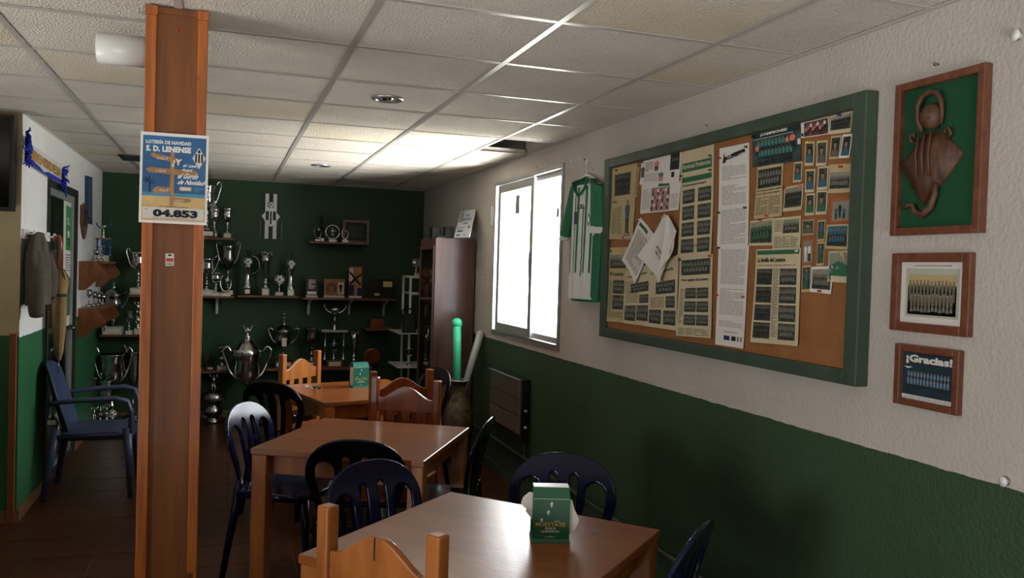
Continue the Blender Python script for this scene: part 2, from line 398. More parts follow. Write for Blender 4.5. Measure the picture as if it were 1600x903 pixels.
# skirtings
MB().box(XL, XL + .012, YA, DY0 - .05, 0, .075, M_SKIRT).build('baseboard_left', None, .002)['kind'] = 'structure'
MB().box(XL, XL + .012, DY1 + .05, YB, 0, .075, M_SKIRT).build('baseboard_left_far', None, .002)['kind'] = 'structure'
MB().box(XF, XL - .0, YA - .020, YA - .006, 0, .075, M_SKIRT).build('baseboard_alcove', None, .002)['kind'] = 'structure'
MB().box(XL, XR, YB - .012, YB, 0, .075, M_SKIRT).build('baseboard_back', None, .002)['kind'] = 'structure'
MB().box(XR - .012, XR, YF, YB, 0, .075, M_DKGRN).build('baseboard_right', None, .002)['kind'] = 'structure'
b = MB().box(XL - .045, XL - .008, YA - .032, YA - .006, .0, 1.115, M_PPANEL); o = b.build('trim_2', None, .003); tag(o, 'narrow brown wooden strip up the wall corner', None, None, 'structure')

# window
W = struct('window_1', 'sliding aluminium window full of white daylight')
def yframe(b, y0, y1, z0, z1, t, x0, x1, m):
    b.box(x0, x1, y0, y0 + t, z0, z1, m).box(x0, x1, y1 - t, y1, z0, z1, m).box(x0, x1, y0 + t, y1 - t, z0, z0 + t, m).box(x0, x1, y0 + t, y1 - t, z1 - t, z1, m); return b
yframe(MB(), WY0, WY1, WZ0, WZ1, .03, XR - .012, XR + .10, M_ALUD).build('window_frame', W, .003)
MB().box(XR - .02, XR + .11, WY0 + .03, WY1 - .03, WZ0 + .03, WZ0 + .038, M_ALU).build('window_track', W)
YM = 5.44
yframe(MB(), YM - .045, WY1 - .085, WZ0 + .038, WZ1 - .035, .06, XR - .006, XR + .016, M_ALUD).build('window_sash', W, .003)
yframe(MB(), WY0 + .03, YM + .03, WZ0 + .038, WZ1 - .03, .035, XR + .03, XR + .052, M_ALUD).build('window_sash', W, .003)
MB().box(XR + .004, XR + .008, YM + .01, WY1 - .14, WZ0 + .08, WZ1 - .08, M_GLASS).build('window_pane', W)
MB().box(XR + .039, XR + .043, WY0 + .06, YM, WZ0 + .055, WZ1 - .05, M_GLASS).build('window_pane', W)
MB().box(XR - .018, XR - .006, YM - .03, YM - .008, 1.53, 1.70, M_BLACK).build('window_handle', W, .003)
MB().box(XR + .008, XR + .011, at(810, 320, X=XR).y, at(804, 320, X=XR).y, at(806, 334, X=XR).z, at(806, 305, X=XR).z, M_INKL).build('window_sticker', W)
MB().box(XR + .046, XR + .05, at(874, 320, X=XR + .05).y, at(871, 320, X=XR + .05).y, 1.93, 1.99, M_PBLUE).build('window_sticker', W)
MB().box(XR - .006, XR, at(771.5, 340, X=XR).y, at(768, 340, X=XR).y, at(769, 351, X=XR).z, at(769, 323, X=XR).z, M_WPLAST).build('window_catch', W)

# glass door in the left wall
D = struct('door_1', 'dark framed glass door with a pale poster behind the glass')
M_DFR = mat('dark bronze frame', (54, 54, 52), .35, .5)
def dframe(b, y0, y1, z0, z1, t, x0, x1, m): return yframe(b, y0, y1, z0, z1, t, x0, x1, m)
dframe(MB(), DY0, DY1, 0.0, DZ, .055, XL - .06, XL + .012, M_DFR).build('door_frame', D, .003)
dframe(MB(), DY0 + .055, DY1 - .055, .01, DZ - .055, .05, XL - .045, XL - .008, mat('grey door leaf', (150, 156, 150), .4, .3)).build('door_leaf', D, .003)
MB().box(XL - .032, XL - .026, DY0 + .1, DY1 - .1, .06, DZ - .1, M_CGLASS).build('door_pane', D)
MB().box(XL - .02, XL + .03, DY1 - .16, DY1 - .12, 1.0, 1.04, M_CHROME).tube([(XL + .03, DY1 - .14, 1.02), (XL + .03, DY1 - .25, 1.02)], .008, M_CHROME).build('door_handle', D)

# ---------------------------------------------------------------- printed sheets
class Sheet:
    def __init__(s, tl, tr, br, bl, n, curl=0, seed=0):
        s.c = [Vector(q) for q in (tl, tr, br, bl)]; s.n = Vector(n); s.curl = curl; s.b = MB(); s.w = (s.c[1] - s.c[0]).length; s.h = (s.c[3] - s.c[0]).length
        s.ph = seed * 1.7
        s.rnd = random.Random(seed)
    def P(s, u, v, d=0):
        tl, tr, br, bl = s.c; p = (tl * (1 - u) + tr * u) * v + (bl * (1 - u) + br * u) * (1 - v)
        k = s.curl * ((1 - v) ** 2 * .6 + .25 * math.sin(u * 5 + s.ph) * math.sin(v * 6 + s.ph) + .25 + .5 * (abs(2 * u - 1) ** 3) * (1 - v))
        return p + s.n * (d + max(0, k))
    def base(s, m, th=.0008):
        N = 8 if s.curl else 1
        s.b.grid(lambda u, v: s.P(u, v, 0), N, N, m, bool(s.curl)); s.b.grid(lambda u, v: s.P(u, v, -th), N, N, m, bool(s.curl))
        for e in ((0, 0, 1, 0), (1, 0, 1, 1), (1, 1, 0, 1), (0, 1, 0, 0)):
            s.b.grid(lambda a, q: s.P(e[0] + (e[2] - e[0]) * a, e[1] + (e[3] - e[1]) * a, -th * q), N, 1, m, False)
        return s
    def rect(s, u0, v0, u1, v1, m, d=.0006):
        nu = max(1, int(math.ceil((u1 - u0) * 8))) if s.curl else 1; nv = max(1, int(math.ceil((v1 - v0) * 8))) if s.curl else 1
        s.b.grid(lambda a, q: s.P(u0 + (u1 - u0) * a, v0 + (v1 - v0) * q, d), nu, nv, m, False); return s
    def poly(s, pts, m, d=.0006):
        s.b.add([s.P(u, v, d) for u, v in pts], [tuple(range(len(pts)))], m); return s
    def text(s, t, u0, v0, u1, v1, m, bold=.02, d=.0012, shear=0):
        vs, fs = text_geo(t, bold)
        s.b.add([s.P(u0 + (u1 - u0) * (a + shear * q), v0 + (v1 - v0) * q, d) for a, q in vs], fs, m); return s
    def lines(s, u0, v0, u1, v1, m=None, pitch=.0065, cols=1, fill=.42):
        m = m or M_INK; p = pitch / s.h; n = int((v1 - v0) / p); cw = (u1 - u0) / cols
        for c in range(cols):
            a0 = u0 + c * cw; a1 = a0 + cw * (.93 if cols > 1 else 1)
            for i in range(n):
                v = v1 - (i + 1) * p; end = a1 - (s.rnd.uniform(.2, .7) * (a1 - a0) if s.rnd.random() < .12 else 0); a = a0
                while a < end - .01:
                    L = s.rnd.uniform(.02, .055) / s.w; e = min(a + L, end)
                    s.b.add([s.P(a, v, .0006), s.P(e, v, .0006), s.P(e, v + p * fill, .0006), s.P(a, v + p * fill, .0006)], [(0, 1, 2, 3)], m); a = e + .0045 / s.w
        return s
    def fig(s, u, v, h, wd, shirt, short=None, head=M_SKIN, d=.0012, crouch=False):
        """one small printed figure: legs, trunk, head"""
        if not crouch:
            s.poly([(u - wd * .3, v), (u - wd * .05, v), (u - wd * .02, v + h * .45), (u - wd * .32, v + h * .45)], short or M_PDARK, d)
            s.poly([(u + wd * .05, v), (u + wd * .3, v), (u + wd * .32, v + h * .45), (u + wd * .02, v + h * .45)], short or M_PDARK, d); vb = v + h * .43
        else:
            s.poly([(u - wd * .45, v), (u + wd * .45, v), (u + wd * .3, v + h * .3), (u - wd * .3, v + h * .3)], short or M_PDARK, d); vb = v + h * .27
        s.poly([(u - wd * .32, vb), (u + wd * .32, vb), (u + wd * .46, v + h * .72), (u + wd * .3, v + h * .84), (u - wd * .3, v + h * .84), (u - wd * .46, v + h * .72)], shirt, d)
        r = h * .085; ar = s.h / s.w
        s.poly([(u + r * ar * math.cos(k * PI / 3), v + h * .91 + r * math.sin(k * PI / 3)) for k in range(6)], head, d)
    def team(s, u0, v0, u1, v1, n=7, shirt=None, short=None, bg=None, sky=None, head=M_SKIN):
        s.rect(u0, v0, u1, v1, bg or M_PHOTO, .0006)
        H = v1 - v0; W = u1 - u0
        if sky: s.rect(u0, v0 + H * .72, u1, v1, sky, .0009)
        s1 = shirt or M_PSHIRT
        for r, (b0, hh, cr) in enumerate(((.34, .52, False), (.08, .44, True))):
            for i in range(n - r):
                x = u0 + W * (i + .7 + r * .5) / (n + .4); s.fig(x, v0 + H * (b0 + s.rnd.uniform(-.02, .02)), H * hh, W / (n + 1), s1, short, head, .0012 + r * .0004, cr)
        return s
    def portrait(s, u0, v0, u1, v1, shirt, bg=None):
        s.rect(u0, v0, u1, v1, bg or M_PHOTO); W = u1 - u0; H = v1 - v0; c = (u0 + u1) / 2
        s.poly([(c - W * .42, v0), (c + W * .42, v0), (c + W * .4, v0 + H * .3), (c + W * .14, v0 + H * .42), (c - W * .14, v0 + H * .42), (c - W * .4, v0 + H * .3)], shirt, .0010)
        s.poly([(c + W * .17 * math.cos(k * PI / 5), v0 + H * .6 + H * .19 * math.sin(k * PI / 5)) for k in range(10)], M_SKIN, .0014)
        s.poly([(c + W * .19 * math.cos(k * PI / 5), v0 + H * .7 + H * .13 * math.sin(k * PI / 5)) for k in range(6)], M_INKD, .0018)
        return s
    def done(s, name, label, cat, parent=None, group=None):
        o = s.b.build(name, parent)
        if parent is None: tag(o, label, cat, group)
        return o
def pin(parent, p, m, n=(-1, 0, 0)):
    n = Vector(n); MB().tube([p, Vector(p) + n * .004, Vector(p) + n * .005, Vector(p) + n * .011, Vector(p) + n * .012], [.0045, .0045, .0025, .0028, .0045], m, 8).build('pushpin', parent)
M_PINR = mat('red pin', (190, 40, 30), .3); M_PINK = mat('black pin', (16, 16, 18), .3); M_PINB = mat('blue pin', (30, 60, 150), .3)

# the notice board
Y1, Y0, Z0, Z1 = 4.17, 2.19, 1.22, 2.195
NB = thing('notice_board', 'large cork notice board in a green painted frame on the right wall', 'notice board', (XR, (Y0 + Y1) / 2, (Z0 + Z1) / 2))
bd = lambda y: y - (Y0 + Y1) / 2
bz = lambda z: z - (Z0 + Z1) / 2
MB().box(-.028, -.002, bd(Y0) + .02, bd(Y1) - .02, bz(Z0) + .02, bz(Z1) - .02, M_CORK).build('cork_panel', NB)
for a in ((-.052, 0, bd(Y0), bd(Y0) + .062, bz(Z0), bz(Z1)), (-.052, 0, bd(Y1) - .062, bd(Y1), bz(Z0), bz(Z1)),
          (-.051, 0, bd(Y0) + .06, bd(Y1) - .06, bz(Z1) - .05, bz(Z1)), (-.051, 0, bd(Y0) + .06, bd(Y1) - .06, bz(Z0), bz(Z0) + .05)):
    MB().box(*a, M_DKGRN).build('frame_rail', NB, .004)
XP = XR - .0295
_k = [0]
def bsheet(name, label, cat, px, bg, curl=.004, group=None, off=0, tilt=0):
    """sheet pinned to the board; px = corners TL TR BR BL as seen in the photo"""
    _k[0] += 1
    pts = [at(*q, X=XP - off) for q in px]
    # squeeze inside the frame
    for p in pts: p.y = min(max(p.y, Y0 + .066), Y1 - .064); p.z = min(max(p.z, Z0 + .055), Z1 - .053)
    s = Sheet(*pts, (-1, 0, 0), curl, _k[0]); s.base(bg); s.meta = (name, label, cat, group); return s
def fin(s, pins=()):
    o = s.done(s.meta[0], s.meta[1], s.meta[2], None, s.meta[3])
    for u, v, m in pins: pin(o, s.P(u, v, .0008), m)
    return o
C5 = lambda x, y: (860 + x * .3544, 240 + y * .3544)
C6 = lambda x, y: (1100 + x * .2657, 130 + y * .2657)
C7 = lambda x, y: (1100 + x * .31, 340 + y * .31)
def q4(C, *a): return [C(*p) for p in a]
G = None
s = bsheet('newspaper_clipping', 'yellowed clipping at the board top left with a full-length man in blue', 'clipping', q4(C5, (275, 48), (384, 26), (368, 378), (248, 378)), M_NEWS2, .006)
s.team(.12, .6, .78, .9, 5, M_PDARK, bg=M_PHOTO); s.rect(.55, .06, .9, .56, M_NEWS2); s.fig(.72, .08, .46, .22, M_PBLUE, M_INKD); s.lines(.08, .06, .5, .46, cols=2); s.text('A.B.C.', .06, .5, .3, .54, M_INKD)
s.rect(.58, .05, .86, .1, M_PHOTO); fin(s, [(.2, .96, M_PINK), (.6, .02, M_PINR)])
s = bsheet('newspaper_clipping', 'narrow clipping edge showing right of the full-length man clipping', 'clipping', q4(C5, (380, 60), (393, 58), (388, 190), (376, 192)), M_NEWS2, .004, off=-.0008)
s.lines(.1, .05, .9, .95); fin(s)
s = bsheet('magazine_page', 'white magazine page with cartoons and a black green box at the board top', 'page', q4(C5, (403, 20), (577, -8), (572, 128), (398, 138)), M_PAPER, .005, off=.001)
s.rect(.76, .45, .98, 1.0, M_PDARK, .0012); s.text('GOLES', .8, .75, .95, .85, M_PSHIRT, .03, .002); s.fig(.42, .5, .42, .14, M_PPINK); s.fig(.55, .08, .38, .14, M_PSHIRT, M_PPINK); s.fig(.06, .3, .5, .12, M_INK); s.lines(.12, .5, .33, .92); s.lines(.1, .08, .5, .45, M_INKL); s.rect(.8, .2, .87, .38, M_INKD)
fin(s, [(.05, .95, M_PINK)])
s = bsheet('magazine_page', 'white magazine page with a crowd picture of pink and white figures', 'page', q4(C5, (403, 138), (575, 120), (568, 248), (400, 266)), M_PAPER, .004, off=.0022)
s.rect(.27, .04, .76, .86, M_INKL)
for r in range(3):
    for i in range(7): s.fig(.31 + i * .066 + r * .01, .08 + r * .25, .26, .06, (M_PPINK, M_PAPER, M_PSHIRT)[(i + r) % 3], (M_PDARK, M_PPINK)[i % 2], d=.0014 + .0003 * (3 - r))
s.lines(.04, .1, .24, .85, M_INKL); s.lines(.79, .08, .97, .6, M_INKL); s.rect(.46, .88, .74, .98, M_PGREEN, .001); fin(s)
s = bsheet('newspaper_page', 'tall newspaper page headed Regional Preferente with eight small team photos', 'newspaper', [(1065, 238), (1117, 215), (1114, 398), (1062, 402)], M_NEWS, .007)
s.rect(.05, .80, .95, .885, M_PGREEN, .0008); s.text('Regional Preferente', .08, .815, .92, .875, M_NEWS, .03, .0016); s.rect(.05, .70, .95, .75, M_PGREEN, .0008); s.text('El Lenense asciende de categoría', .08, .655, .8, .685, M_INKD, .02)
for r in range(4):
    for c in range(2): s.team(.08 + c * .48, .50 - r * .155, .46 + c * .48, .63 - r * .155, 6, M_PSHIRT, bg=M_PHOTO)
s.lines(.1, .08, .9, .115, M_INK); fin(s, [(.92, .9, M_PINK), (.93, .77, M_PINK), (.05, .77, M_PINK)])
s = bsheet('newspaper_page', 'lower newspaper page of small team photos left of the long white letter', 'newspaper', q4(C5, (572, 455), (717, 440), (715, 814), (562, 802)), M_NEWS, .007, off=.0015)
s.team(.06, .76, .94, .95, 9, M_PSHIRT); s.text('Otros equipos de la cantera', .06, .675, .9, .72, M_INKD, .03)
for r in range(3):
    for c in range(2): s.team(.2 + c * .36, .47 - r * .165, .54 + c * .36, .6 - r * .165, 6, M_PSHIRT)
s.lines(.05, .14, .17, .6, M_INK); s.lines(.06, .02, .94, .11, M_INK, cols=4); fin(s, [(.95, .97, M_PINR), (.04, .96, M_PINK)])
s = bsheet('newspaper_page', 'newspaper page at the board lower left corner with three stacked photos', 'newspaper', q4(C5, (243, 415), (346, 412), (332, 745), (240, 737)), M_NEWS2, .006)
s.team(.06, .72, .92, .9, 6, M_PSHIRT, sky=M_PSKY); s.text('El Lenense', .08, .62, .8, .67, M_INKD); s.team(.26, .38, .86, .56, 6, M_PSHIRT); s.team(.26, .17, .86, .36, 6, M_PSHIRT)
s.lines(.05, .05, .22, .56); s.lines(.26, .05, .9, .14, cols=2); fin(s, [(.1, .95, M_PINK)])
s = bsheet('newspaper_page', 'wide newspaper page of small photos under the two tilted white papers', 'newspaper', q4(C5, (331, 520), (566, 445), (560, 780), (328, 747)), M_NEWS, .006, off=.001)
s.text('Campeones de nuevo', .05, .84, .45, .9, M_INKD); s.text('Una temporada', .52, .8, .92, .86, M_INKD)
for a in ((.12, .57, .48, .73), (.3, .38, .48, .52), (.02, .06, .24, .34), (.26, .08, .48, .34), (.62, .5, .96, .68), (.8, .3, .96, .46), (.5, .06, .72, .27), (.76, .06, .98, .26)): s.team(*a, 5, M_PSHIRT)
s.lines(.03, .38, .27, .8, cols=1); s.lines(.52, .3, .78, .47, cols=2); fin(s)
s = bsheet('tilted_letter', 'white letter with green heading hanging tilted from one pin', 'paper', q4(C5, (400, 282), (462, 356), (386, 575), (328, 470)), M_PAPER, .014, off=.003)
s.rect(.08, .86, .62, .93, M_PGREEN, .0012); s.lines(.1, .1, .9, .8, M_INK, .0075); fin(s, [(.04, .97, M_WPLAST)])
s = bsheet('folded_letter', 'folded white letter fanning open beside the tilted one', 'paper', q4(C5, (510, 264), (556, 360), (500, 572), (410, 452)), M_PAPER, .022, off=.008)
s.text('ESTATUTOS', .35, .42, .85, .47, M_INKD, .03); s.text('DEL CLUB', .4, .33, .8, .38, M_INKD, .03)
sb = s; o = fin(s, [(.06, .96, M_OCHRE)])
for k in range(3):
    t = bsheet('x', '', '', q4(C5, (512 + k * 4, 268), (546 + k * 7, 330 + k * 6), (540 + k * 6, 420 + k * 14), (500, 540 - k * 20)), M_PAPER, .02, off=.012 + k * .006)
    t.b.build('loose_leaf', o)
s = bsheet('long_letter', 'upper half of the long white typed letter with a dark letterhead', 'letter', [(1125, 232), (1171, 222.5), (1171, 384), (1122.5, 387)], M_PAPER, .005)
s.poly([(.12, .84), (.22, .845), (.24, .87), (.6, .885), (.88, .915), (.86, .95), (.5, .93), (.2, .90), (.17, .95)], M_INKD, .001); s.text('S.D. LENENSE', .28, .885, .84, .915, M_PAPER, .02, .002, 0)
s.lines(.1, .66, .92, .82, M_INKL, .007); s.lines(.1, .42, .92, .62, M_INKL, .007); s.lines(.1, .03, .92, .38, M_INKL, .007); fin(s, [(.05, .9, M_PINR), (.94, .96, M_PINK), (.05, .35, M_PINK), (.92, .37, M_PINK)])
s = bsheet('long_letter', 'lower half of the long white typed letter ending in small logos', 'letter', [(1123, 384), (1171, 383), (1163.6, 545), (1120, 538)], M_PAPER, .006, off=.001)
s.lines(.1, .62, .92, .97, M_INKL, .007); s.lines(.1, .30, .92, .58, M_INKL, .007); s.lines(.1, .18, .92, .26, M_INKL, .007)
for u, m, ww in ((.3, M_NAVYC, .2), (.56, M_INKD, .15), (.76, M_INK, .05), (.87, M_INK, .05)): s.rect(u, .06, u + ww, .105, m, .001)
s.text('Pola de Lena', .3, .135, .75, .155, M_INK, 0); fin(s, [(.05, .98, M_PINK), (.04, .5, M_PINR), (.93, .5, M_PINR)])
M_CBG = mat('champions photo', (58, 84, 80), .75, 0, 0, 60, .5, 25, rgb2=(24, 40, 42))
s = bsheet('champions_poster', 'blue-green team poster headed CAMPEONES at the board top', 'poster', q4(C6, (287, 274), (570, 196), (574, 455), (290, 494)), M_CBG, .003, off=.001)
s.rect(0, .84, 1, 1, mat('poster band', (22, 44, 44), .7), .0008); s.text('¡CAMPEONES!', .18, .875, .74, .97, M_WHITE, .03, .0016); s.rect(.02, .815, .86, .825, M_WHITE, .001)
for r in range(2):
    for i in range(10): s.fig(.14 + i * .075, (.42 if r == 0 else .2), .34 if r == 0 else .28, .07, mat('print teal', (60, 120, 112), .8) if not (i == 8 and r == 0) else M_PPINK, M_PDARK, d=.0012 + .0004 * r, crouch=r == 1)
s.fig(.11, .3, .36, .1, M_PPINK, M_PDARK, d=.0022); s.fig(.85, .42, .38, .12, M_PPINK, M_PDARK, d=.0022)
s.text('Al oro 2015-2016', .1, .05, .84, .17, M_INKD, .03, .0024); s.rect(.94, .45, 1.0, .6, M_PAPER, .001); fin(s, [(.05, .93, M_PINK)])
s = bsheet('newspaper_clipping', 'yellowed clipping with one team photo directly under the champions poster', 'clipping', q4(C6, (316, 495), (468, 467), (466, 780), (303, 800)), M_NEWS2, .006)
s.team(.05, .58, .95, .94, 8, M_PSHIRT, bg=M_PHOTOD); s.text('El Lenense quiere subir', .05, .51, .95, .55, M_INKD); s.text('para dar otra alegría', .05, .45, .9, .49, M_INKD); s.lines(.05, .05, .95, .42, cols=2); fin(s, [(.5, .03, M_PINR)])
s = bsheet('match_photo', 'dark team photo with orange pins right of the yellowed clipping', 'photo', q4(C6, (475, 612), (586, 590), (580, 744), (470, 756)), M_NEWS, .004)
s.team(.05, .14, .95, .92, 8, M_PDARK, bg=M_PHOTO, sky=M_PSKY); fin(s, [(.05, .97, M_PINR), (.9, .97, mat('orange pin', (236, 104, 50), .3))])
s = bsheet('player_photo', 'small portrait tucked right under the champions poster corner', 'photo', q4(C6, (531, 466), (580, 460), (577, 580), (528, 584)), M_NEWS, .003)
s.portrait(.1, .1, .9, .92, M_PBLUE); fin(s)
s = bsheet('crowd_photo', 'reddish crowd photo at the board top right of the champions poster', 'photo', q4(C6, (573, 194), (736, 156), (740, 300), (577, 324)), M_PAPER, .004)
s.rect(.12, .05, .98, .95, mat('crowd red brown', (120, 70, 62), .8, 0, 0, 60, .5, 40, rgb2=(50, 40, 40)), .0008)
for i in range(9): s.fig(.2 + i * .085, .15 + (i % 3) * .12, .5, .1, (M_PPINK, M_SKIN, M_PAPER)[i % 3], M_PDARK, d=.0014 + .0002 * i)
s.rect(.02, .1, .1, .3, M_INKD, .001); s.rect(.02, .5, .1, .65, M_PAPER, .001); fin(s)
s = bsheet('team_photo', 'team photo in the board top right corner with a cream border', 'photo', q4(C6, (741, 141), (878, 120), (868, 288), (739, 302)), M_NEWS, .003)
s.team(.06, .2, .96, .92, 8, M_PDARK, bg=M_PHOTO, sky=M_PSKY); fin(s, [(.5, .92, M_PINB)])
for i, (q, lab, sh) in enumerate([
    (((596, 346), (651, 342), (649, 484), (596, 486)), 'portrait with a yellow pin, highest of the left portrait column', M_PBLUE),
    (((598, 508), (655, 504), (652, 640), (598, 643)), 'portrait in teal shirt, middle of the left portrait column', M_PBLUE),
    (((600, 650), (654, 647), (651, 776), (598, 778)), 'portrait in green shirt, third down the left portrait column', M_PGREEN),
    (((665, 340), (728, 334), (724, 484), (664, 488)), 'greyish portrait, highest of the second portrait column', M_INK),
    (((671, 492), (735, 486), (730, 624), (668, 630)), 'portrait in blue shirt, middle of the second portrait column', M_PBLUE),
    (((664, 632), (729, 628), (725, 770), (660, 774)), 'portrait in green blue shirt, third down the second portrait column', M_PGREEN)]):
    s = bsheet('player_photo', 'small ' + lab, 'photo', q4(C6, *q), M_NEWS, .003, 'player portraits on the notice board', off=.0004 * (i % 2)); s.portrait(.1, .12, .9, .92, sh)
    fin(s, [(.3, .98, mat('yellow pin', (226, 210, 60), .3))] if i == 0 else [])
s = bsheet('player_photo', 'left of two portraits of dark shirted players under the corner team photo', 'photo', q4(C6, (748, 312), (812, 306), (796, 444), (741, 448)), M_NEWS2, .003); s.portrait(.1, .1, .9, .92, M_INK, M_PHOTOD); fin(s)
s = bsheet('player_photo', 'right of two portraits under the corner team photo, tilted against the frame', 'photo', q4(C6, (818, 302), (874, 296), (860, 438), (798, 442)), M_PAPER, .003, off=.001); s.portrait(.12, .1, .9, .9, M_PBLUE, M_PHOTOD); fin(s)
s = bsheet('team_photo', 'wide team photo on cream clipping against the right frame, second team down', 'photo', q4(C6, (738, 478), (868, 472), (862, 642), (735, 648)), M_NEWS2, .003); s.team(.06, .15, .97, .72, 9, M_PSHIRT, sky=M_PSKY); fin(s, [(.6, .9, M_PINR)])
s = bsheet('match_photo', 'match photo in an orange border against the right frame', 'photo', q4(C6, (750, 678), (862, 670), (858, 816), (746, 826)), M_ORANGE, .003); s.rect(.1, .1, .96, .88, M_PSKY); s.fig(.3, .15, .5, .2, M_PBLUE, d=.0014); s.fig(.5, .2, .6, .2, M_PDARK, d=.0016); s.fig(.72, .15, .5, .2, M_PBLUE, d=.0018); fin(s)
s = bsheet('team_photo', 'green team photo left above the La familia newspaper', 'photo', q4(C7, (233, 18), (350, 0), (350, 140), (232, 142)), M_NEWS, .004); s.team(.04, .1, .96, .92, 6, M_PGREEN, bg=M_PHOTO, sky=M_PSKY); fin(s, [(.5, .97, M_PINR)])
s = bsheet('newspaper_clipping', 'clipping with text and a match photo above the La familia newspaper right half', 'clipping', q4(C7, (352, 4), (490, -10), (488, 158), (350, 162)), M_NEWS, .004, off=.001)
s.lines(.05, .55, .33, .95); s.team(.36, .5, .95, .92, 5, M_PSHIRT, sky=M_PSKY); s.lines(.05, .06, .95, .44, cols=3); fin(s)
s = bsheet('newspaper_page', 'newspaper page headed La familia del Lenense with eight team photos', 'newspaper', q4(C7, (266, 160), (490, 152), (481, 648), (243, 627)), M_NEWS, .006, off=.0018)
s.rect(.03, .94, .97, .985, M_PGREEN, .001); s.text('La familia del Lenense', .05, .86, .68, .91, M_INKD, .03); s.lines(.05, .82, .9, .84, M_INK)
for r in range(4):
    for c in range(2): s.team(.04 + c * .53, .62 - r * .19, .4 + c * .53, .79 - r * .19, 7, M_PSHIRT if c else M_PDARK)
s.lines(.42, .06, .55, .8, M_INK); fin(s, [(.93, .97, M_WPLAST)])
for q, lab, kind in ((((498, 12), (556, 8), (554, 86), (497, 90)), 'small brown toned photo above the orange bordered one', 'a'),
                     (((497, 110), (553, 104), (551, 236), (496, 240)), 'small photo of two players in an orange border', 'b'),
                     (((574, 14), (614, 10), (610, 116), (572, 120)), 'narrow blue portrait above a similar narrow one', 'c'),
                     (((572, 124), (609, 120), (606, 240), (570, 244)), 'narrow blue portrait below a similar narrow one', 'c'),
                     (((497, 242), (540, 238), (538, 372), (494, 376)), 'narrow photo left of the lowest white bordered team photo', 'c')):
    s = bsheet('player_photo', lab, 'photo', q4(C7, *q), M_ORANGE if kind == 'b' else M_NEWS2, .002)
    if kind == 'a': s.portrait(.05, .1, .95, .92, M_INK)
    elif kind == 'b': s.rect(.08, .08, .92, .92, M_PSKY); s.fig(.33, .12, .7, .3, M_PAPER, M_PAPER, d=.0014); s.fig(.68, .12, .7, .3, M_PAPER, M_PDARK, d=.0016)
    else: s.rect(.08, .1, .92, .92, M_PHOTO); s.fig(.5, .12, .75, .5, M_PBLUE, M_PGREEN, d=.0014)
    fin(s)
s = bsheet('team_photo', 'white bordered team photo, lowest of the small photos', 'photo', q4(C7, (544, 248), (650, 244), (646, 386), (540, 374)), M_PAPER, .004, off=.0015); s.team(.06, .14, .94, .9, 8, M_PSHIRT, sky=M_PSKY); fin(s, [(.5, .07, M_PINR)])
s = bsheet('team_photo', 'blue team photo against the frame, right of the narrow portraits', 'photo', q4(C7, (620, 36), (732, 30), (727, 162), (614, 156)), M_NEWS2, .003); s.team(.06, .12, .94, .92, 7, M_PBLUE, bg=M_PHOTOD, sky=M_PBLUE); fin(s)
s = bsheet('match_photo', 'photo with a folded corner, lowest against the right frame', 'photo', q4(C7, (630, 170), (730, 166), (727, 330), (628, 322)), M_NEWS, .004)
s.rect(.05, .2, .95, .95, M_PSKY); s.poly([(.05, .2), (.95, .2), (.95, .55), (.5, .68), (.05, .5)], M_PGREEN, .001); s.poly([(.5, .99), (.9, .6), (.8, .95)], M_NEWS2, .003); fin(s)

# ---------------------------------------------------------------- three frames right of the board
def wframe(name, label, cat, px, t, depth=.022, X=XR):
    xf = X - depth
    pts = [at(*q, X=xf) for q in px]; y0 = (pts[1].y + pts[2].y) / 2; y1 = (pts[0].y + pts[3].y) / 2; z1 = (pts[0].z + pts[1].z) / 2; z0 = (pts[2].z + pts[3].z) / 2
    cy, cz = (y0 + y1) / 2, (z0 + z1) / 2
    T = thing(name, label, cat, (X, cy, cz)); hy, hz = (y1 - y0) / 2, (z1 - z0) / 2
    for a in ((-depth, 0, -hy, -hy + t, -hz, hz), (-depth, 0, hy - t, hy, -hz, hz), (-depth + .001, 0, -hy + t, hy - t, hz - t, hz), (-depth + .001, 0, -hy + t, hy - t, -hz, -hz + t)):
        MB().box(*a, M_FRW).build('frame_rail', T, .003)
    return T, hy - t, hz - t
def fsheet(hy, hz, x): return Sheet((x, hy, hz), (x, -hy, hz), (x, -hy, -hz), (x, hy, -hz), (-1, 0, 0), 0, 5)
T, hy, hz = wframe('framed_carving', 'tall wooden frame with a dark carved figure on green felt', 'frame', [(1396, 133), (1538, 98), (1530, 365), (1392, 367)], .024, .03)
MB().box(-.012, -.002, -hy, hy, -hz, hz, M_FELT).build('felt_backing', T)
c = MB(); fy = lambda u: hy - 2 * hy * u; fz = lambda v: hz - 2 * hz * v   # u,v of the felt field from its top left
def K(x, y, d): return (-.012 - d, fy((x - 45) / 420), fz((y - 30) / 785))
body = [(50, 450), (140, 350), (180, 300), (285, 300), (330, 360), (395, 435), (300, 560), (245, 620), (190, 690), (140, 610)]
cent = K(215, 440, .034); N = len(body)
c.add([K(x, y, .0) for x, y in body] + [K(x, y, .012) for x, y in body] + [K(215 + (x - 215) * .5, 440 + (y - 440) * .55, .03) for x, y in body] + [cent],
      [(i, (i + 1) % N, (i + 1) % N + N, i + N) for i in range(N)] + [(i + N, (i + 1) % N + N, (i + 1) % N + 2 * N, i + 2 * N) for i in range(N)] + [(i + 2 * N, (i + 1) % N + 2 * N, 3 * N) for i in range(N)], M_CARVE, True)
for x in (180, 215, 250): c.tube([K(x, 300, .03), K(x + 2, 420, .04), K(x + 4, 540, .034)], .004, M_CARVE, 6)
c.build('carved_body', T)
MB().ball(K(238, 212, .02), .034, M_CARVE, 16, 10, (1, .95, 1.15)).tube([K(215, 225, .052), K(240, 240, .054), K(265, 226, .050)], .0035, M_CARVE, 6).build('carved_head', T)
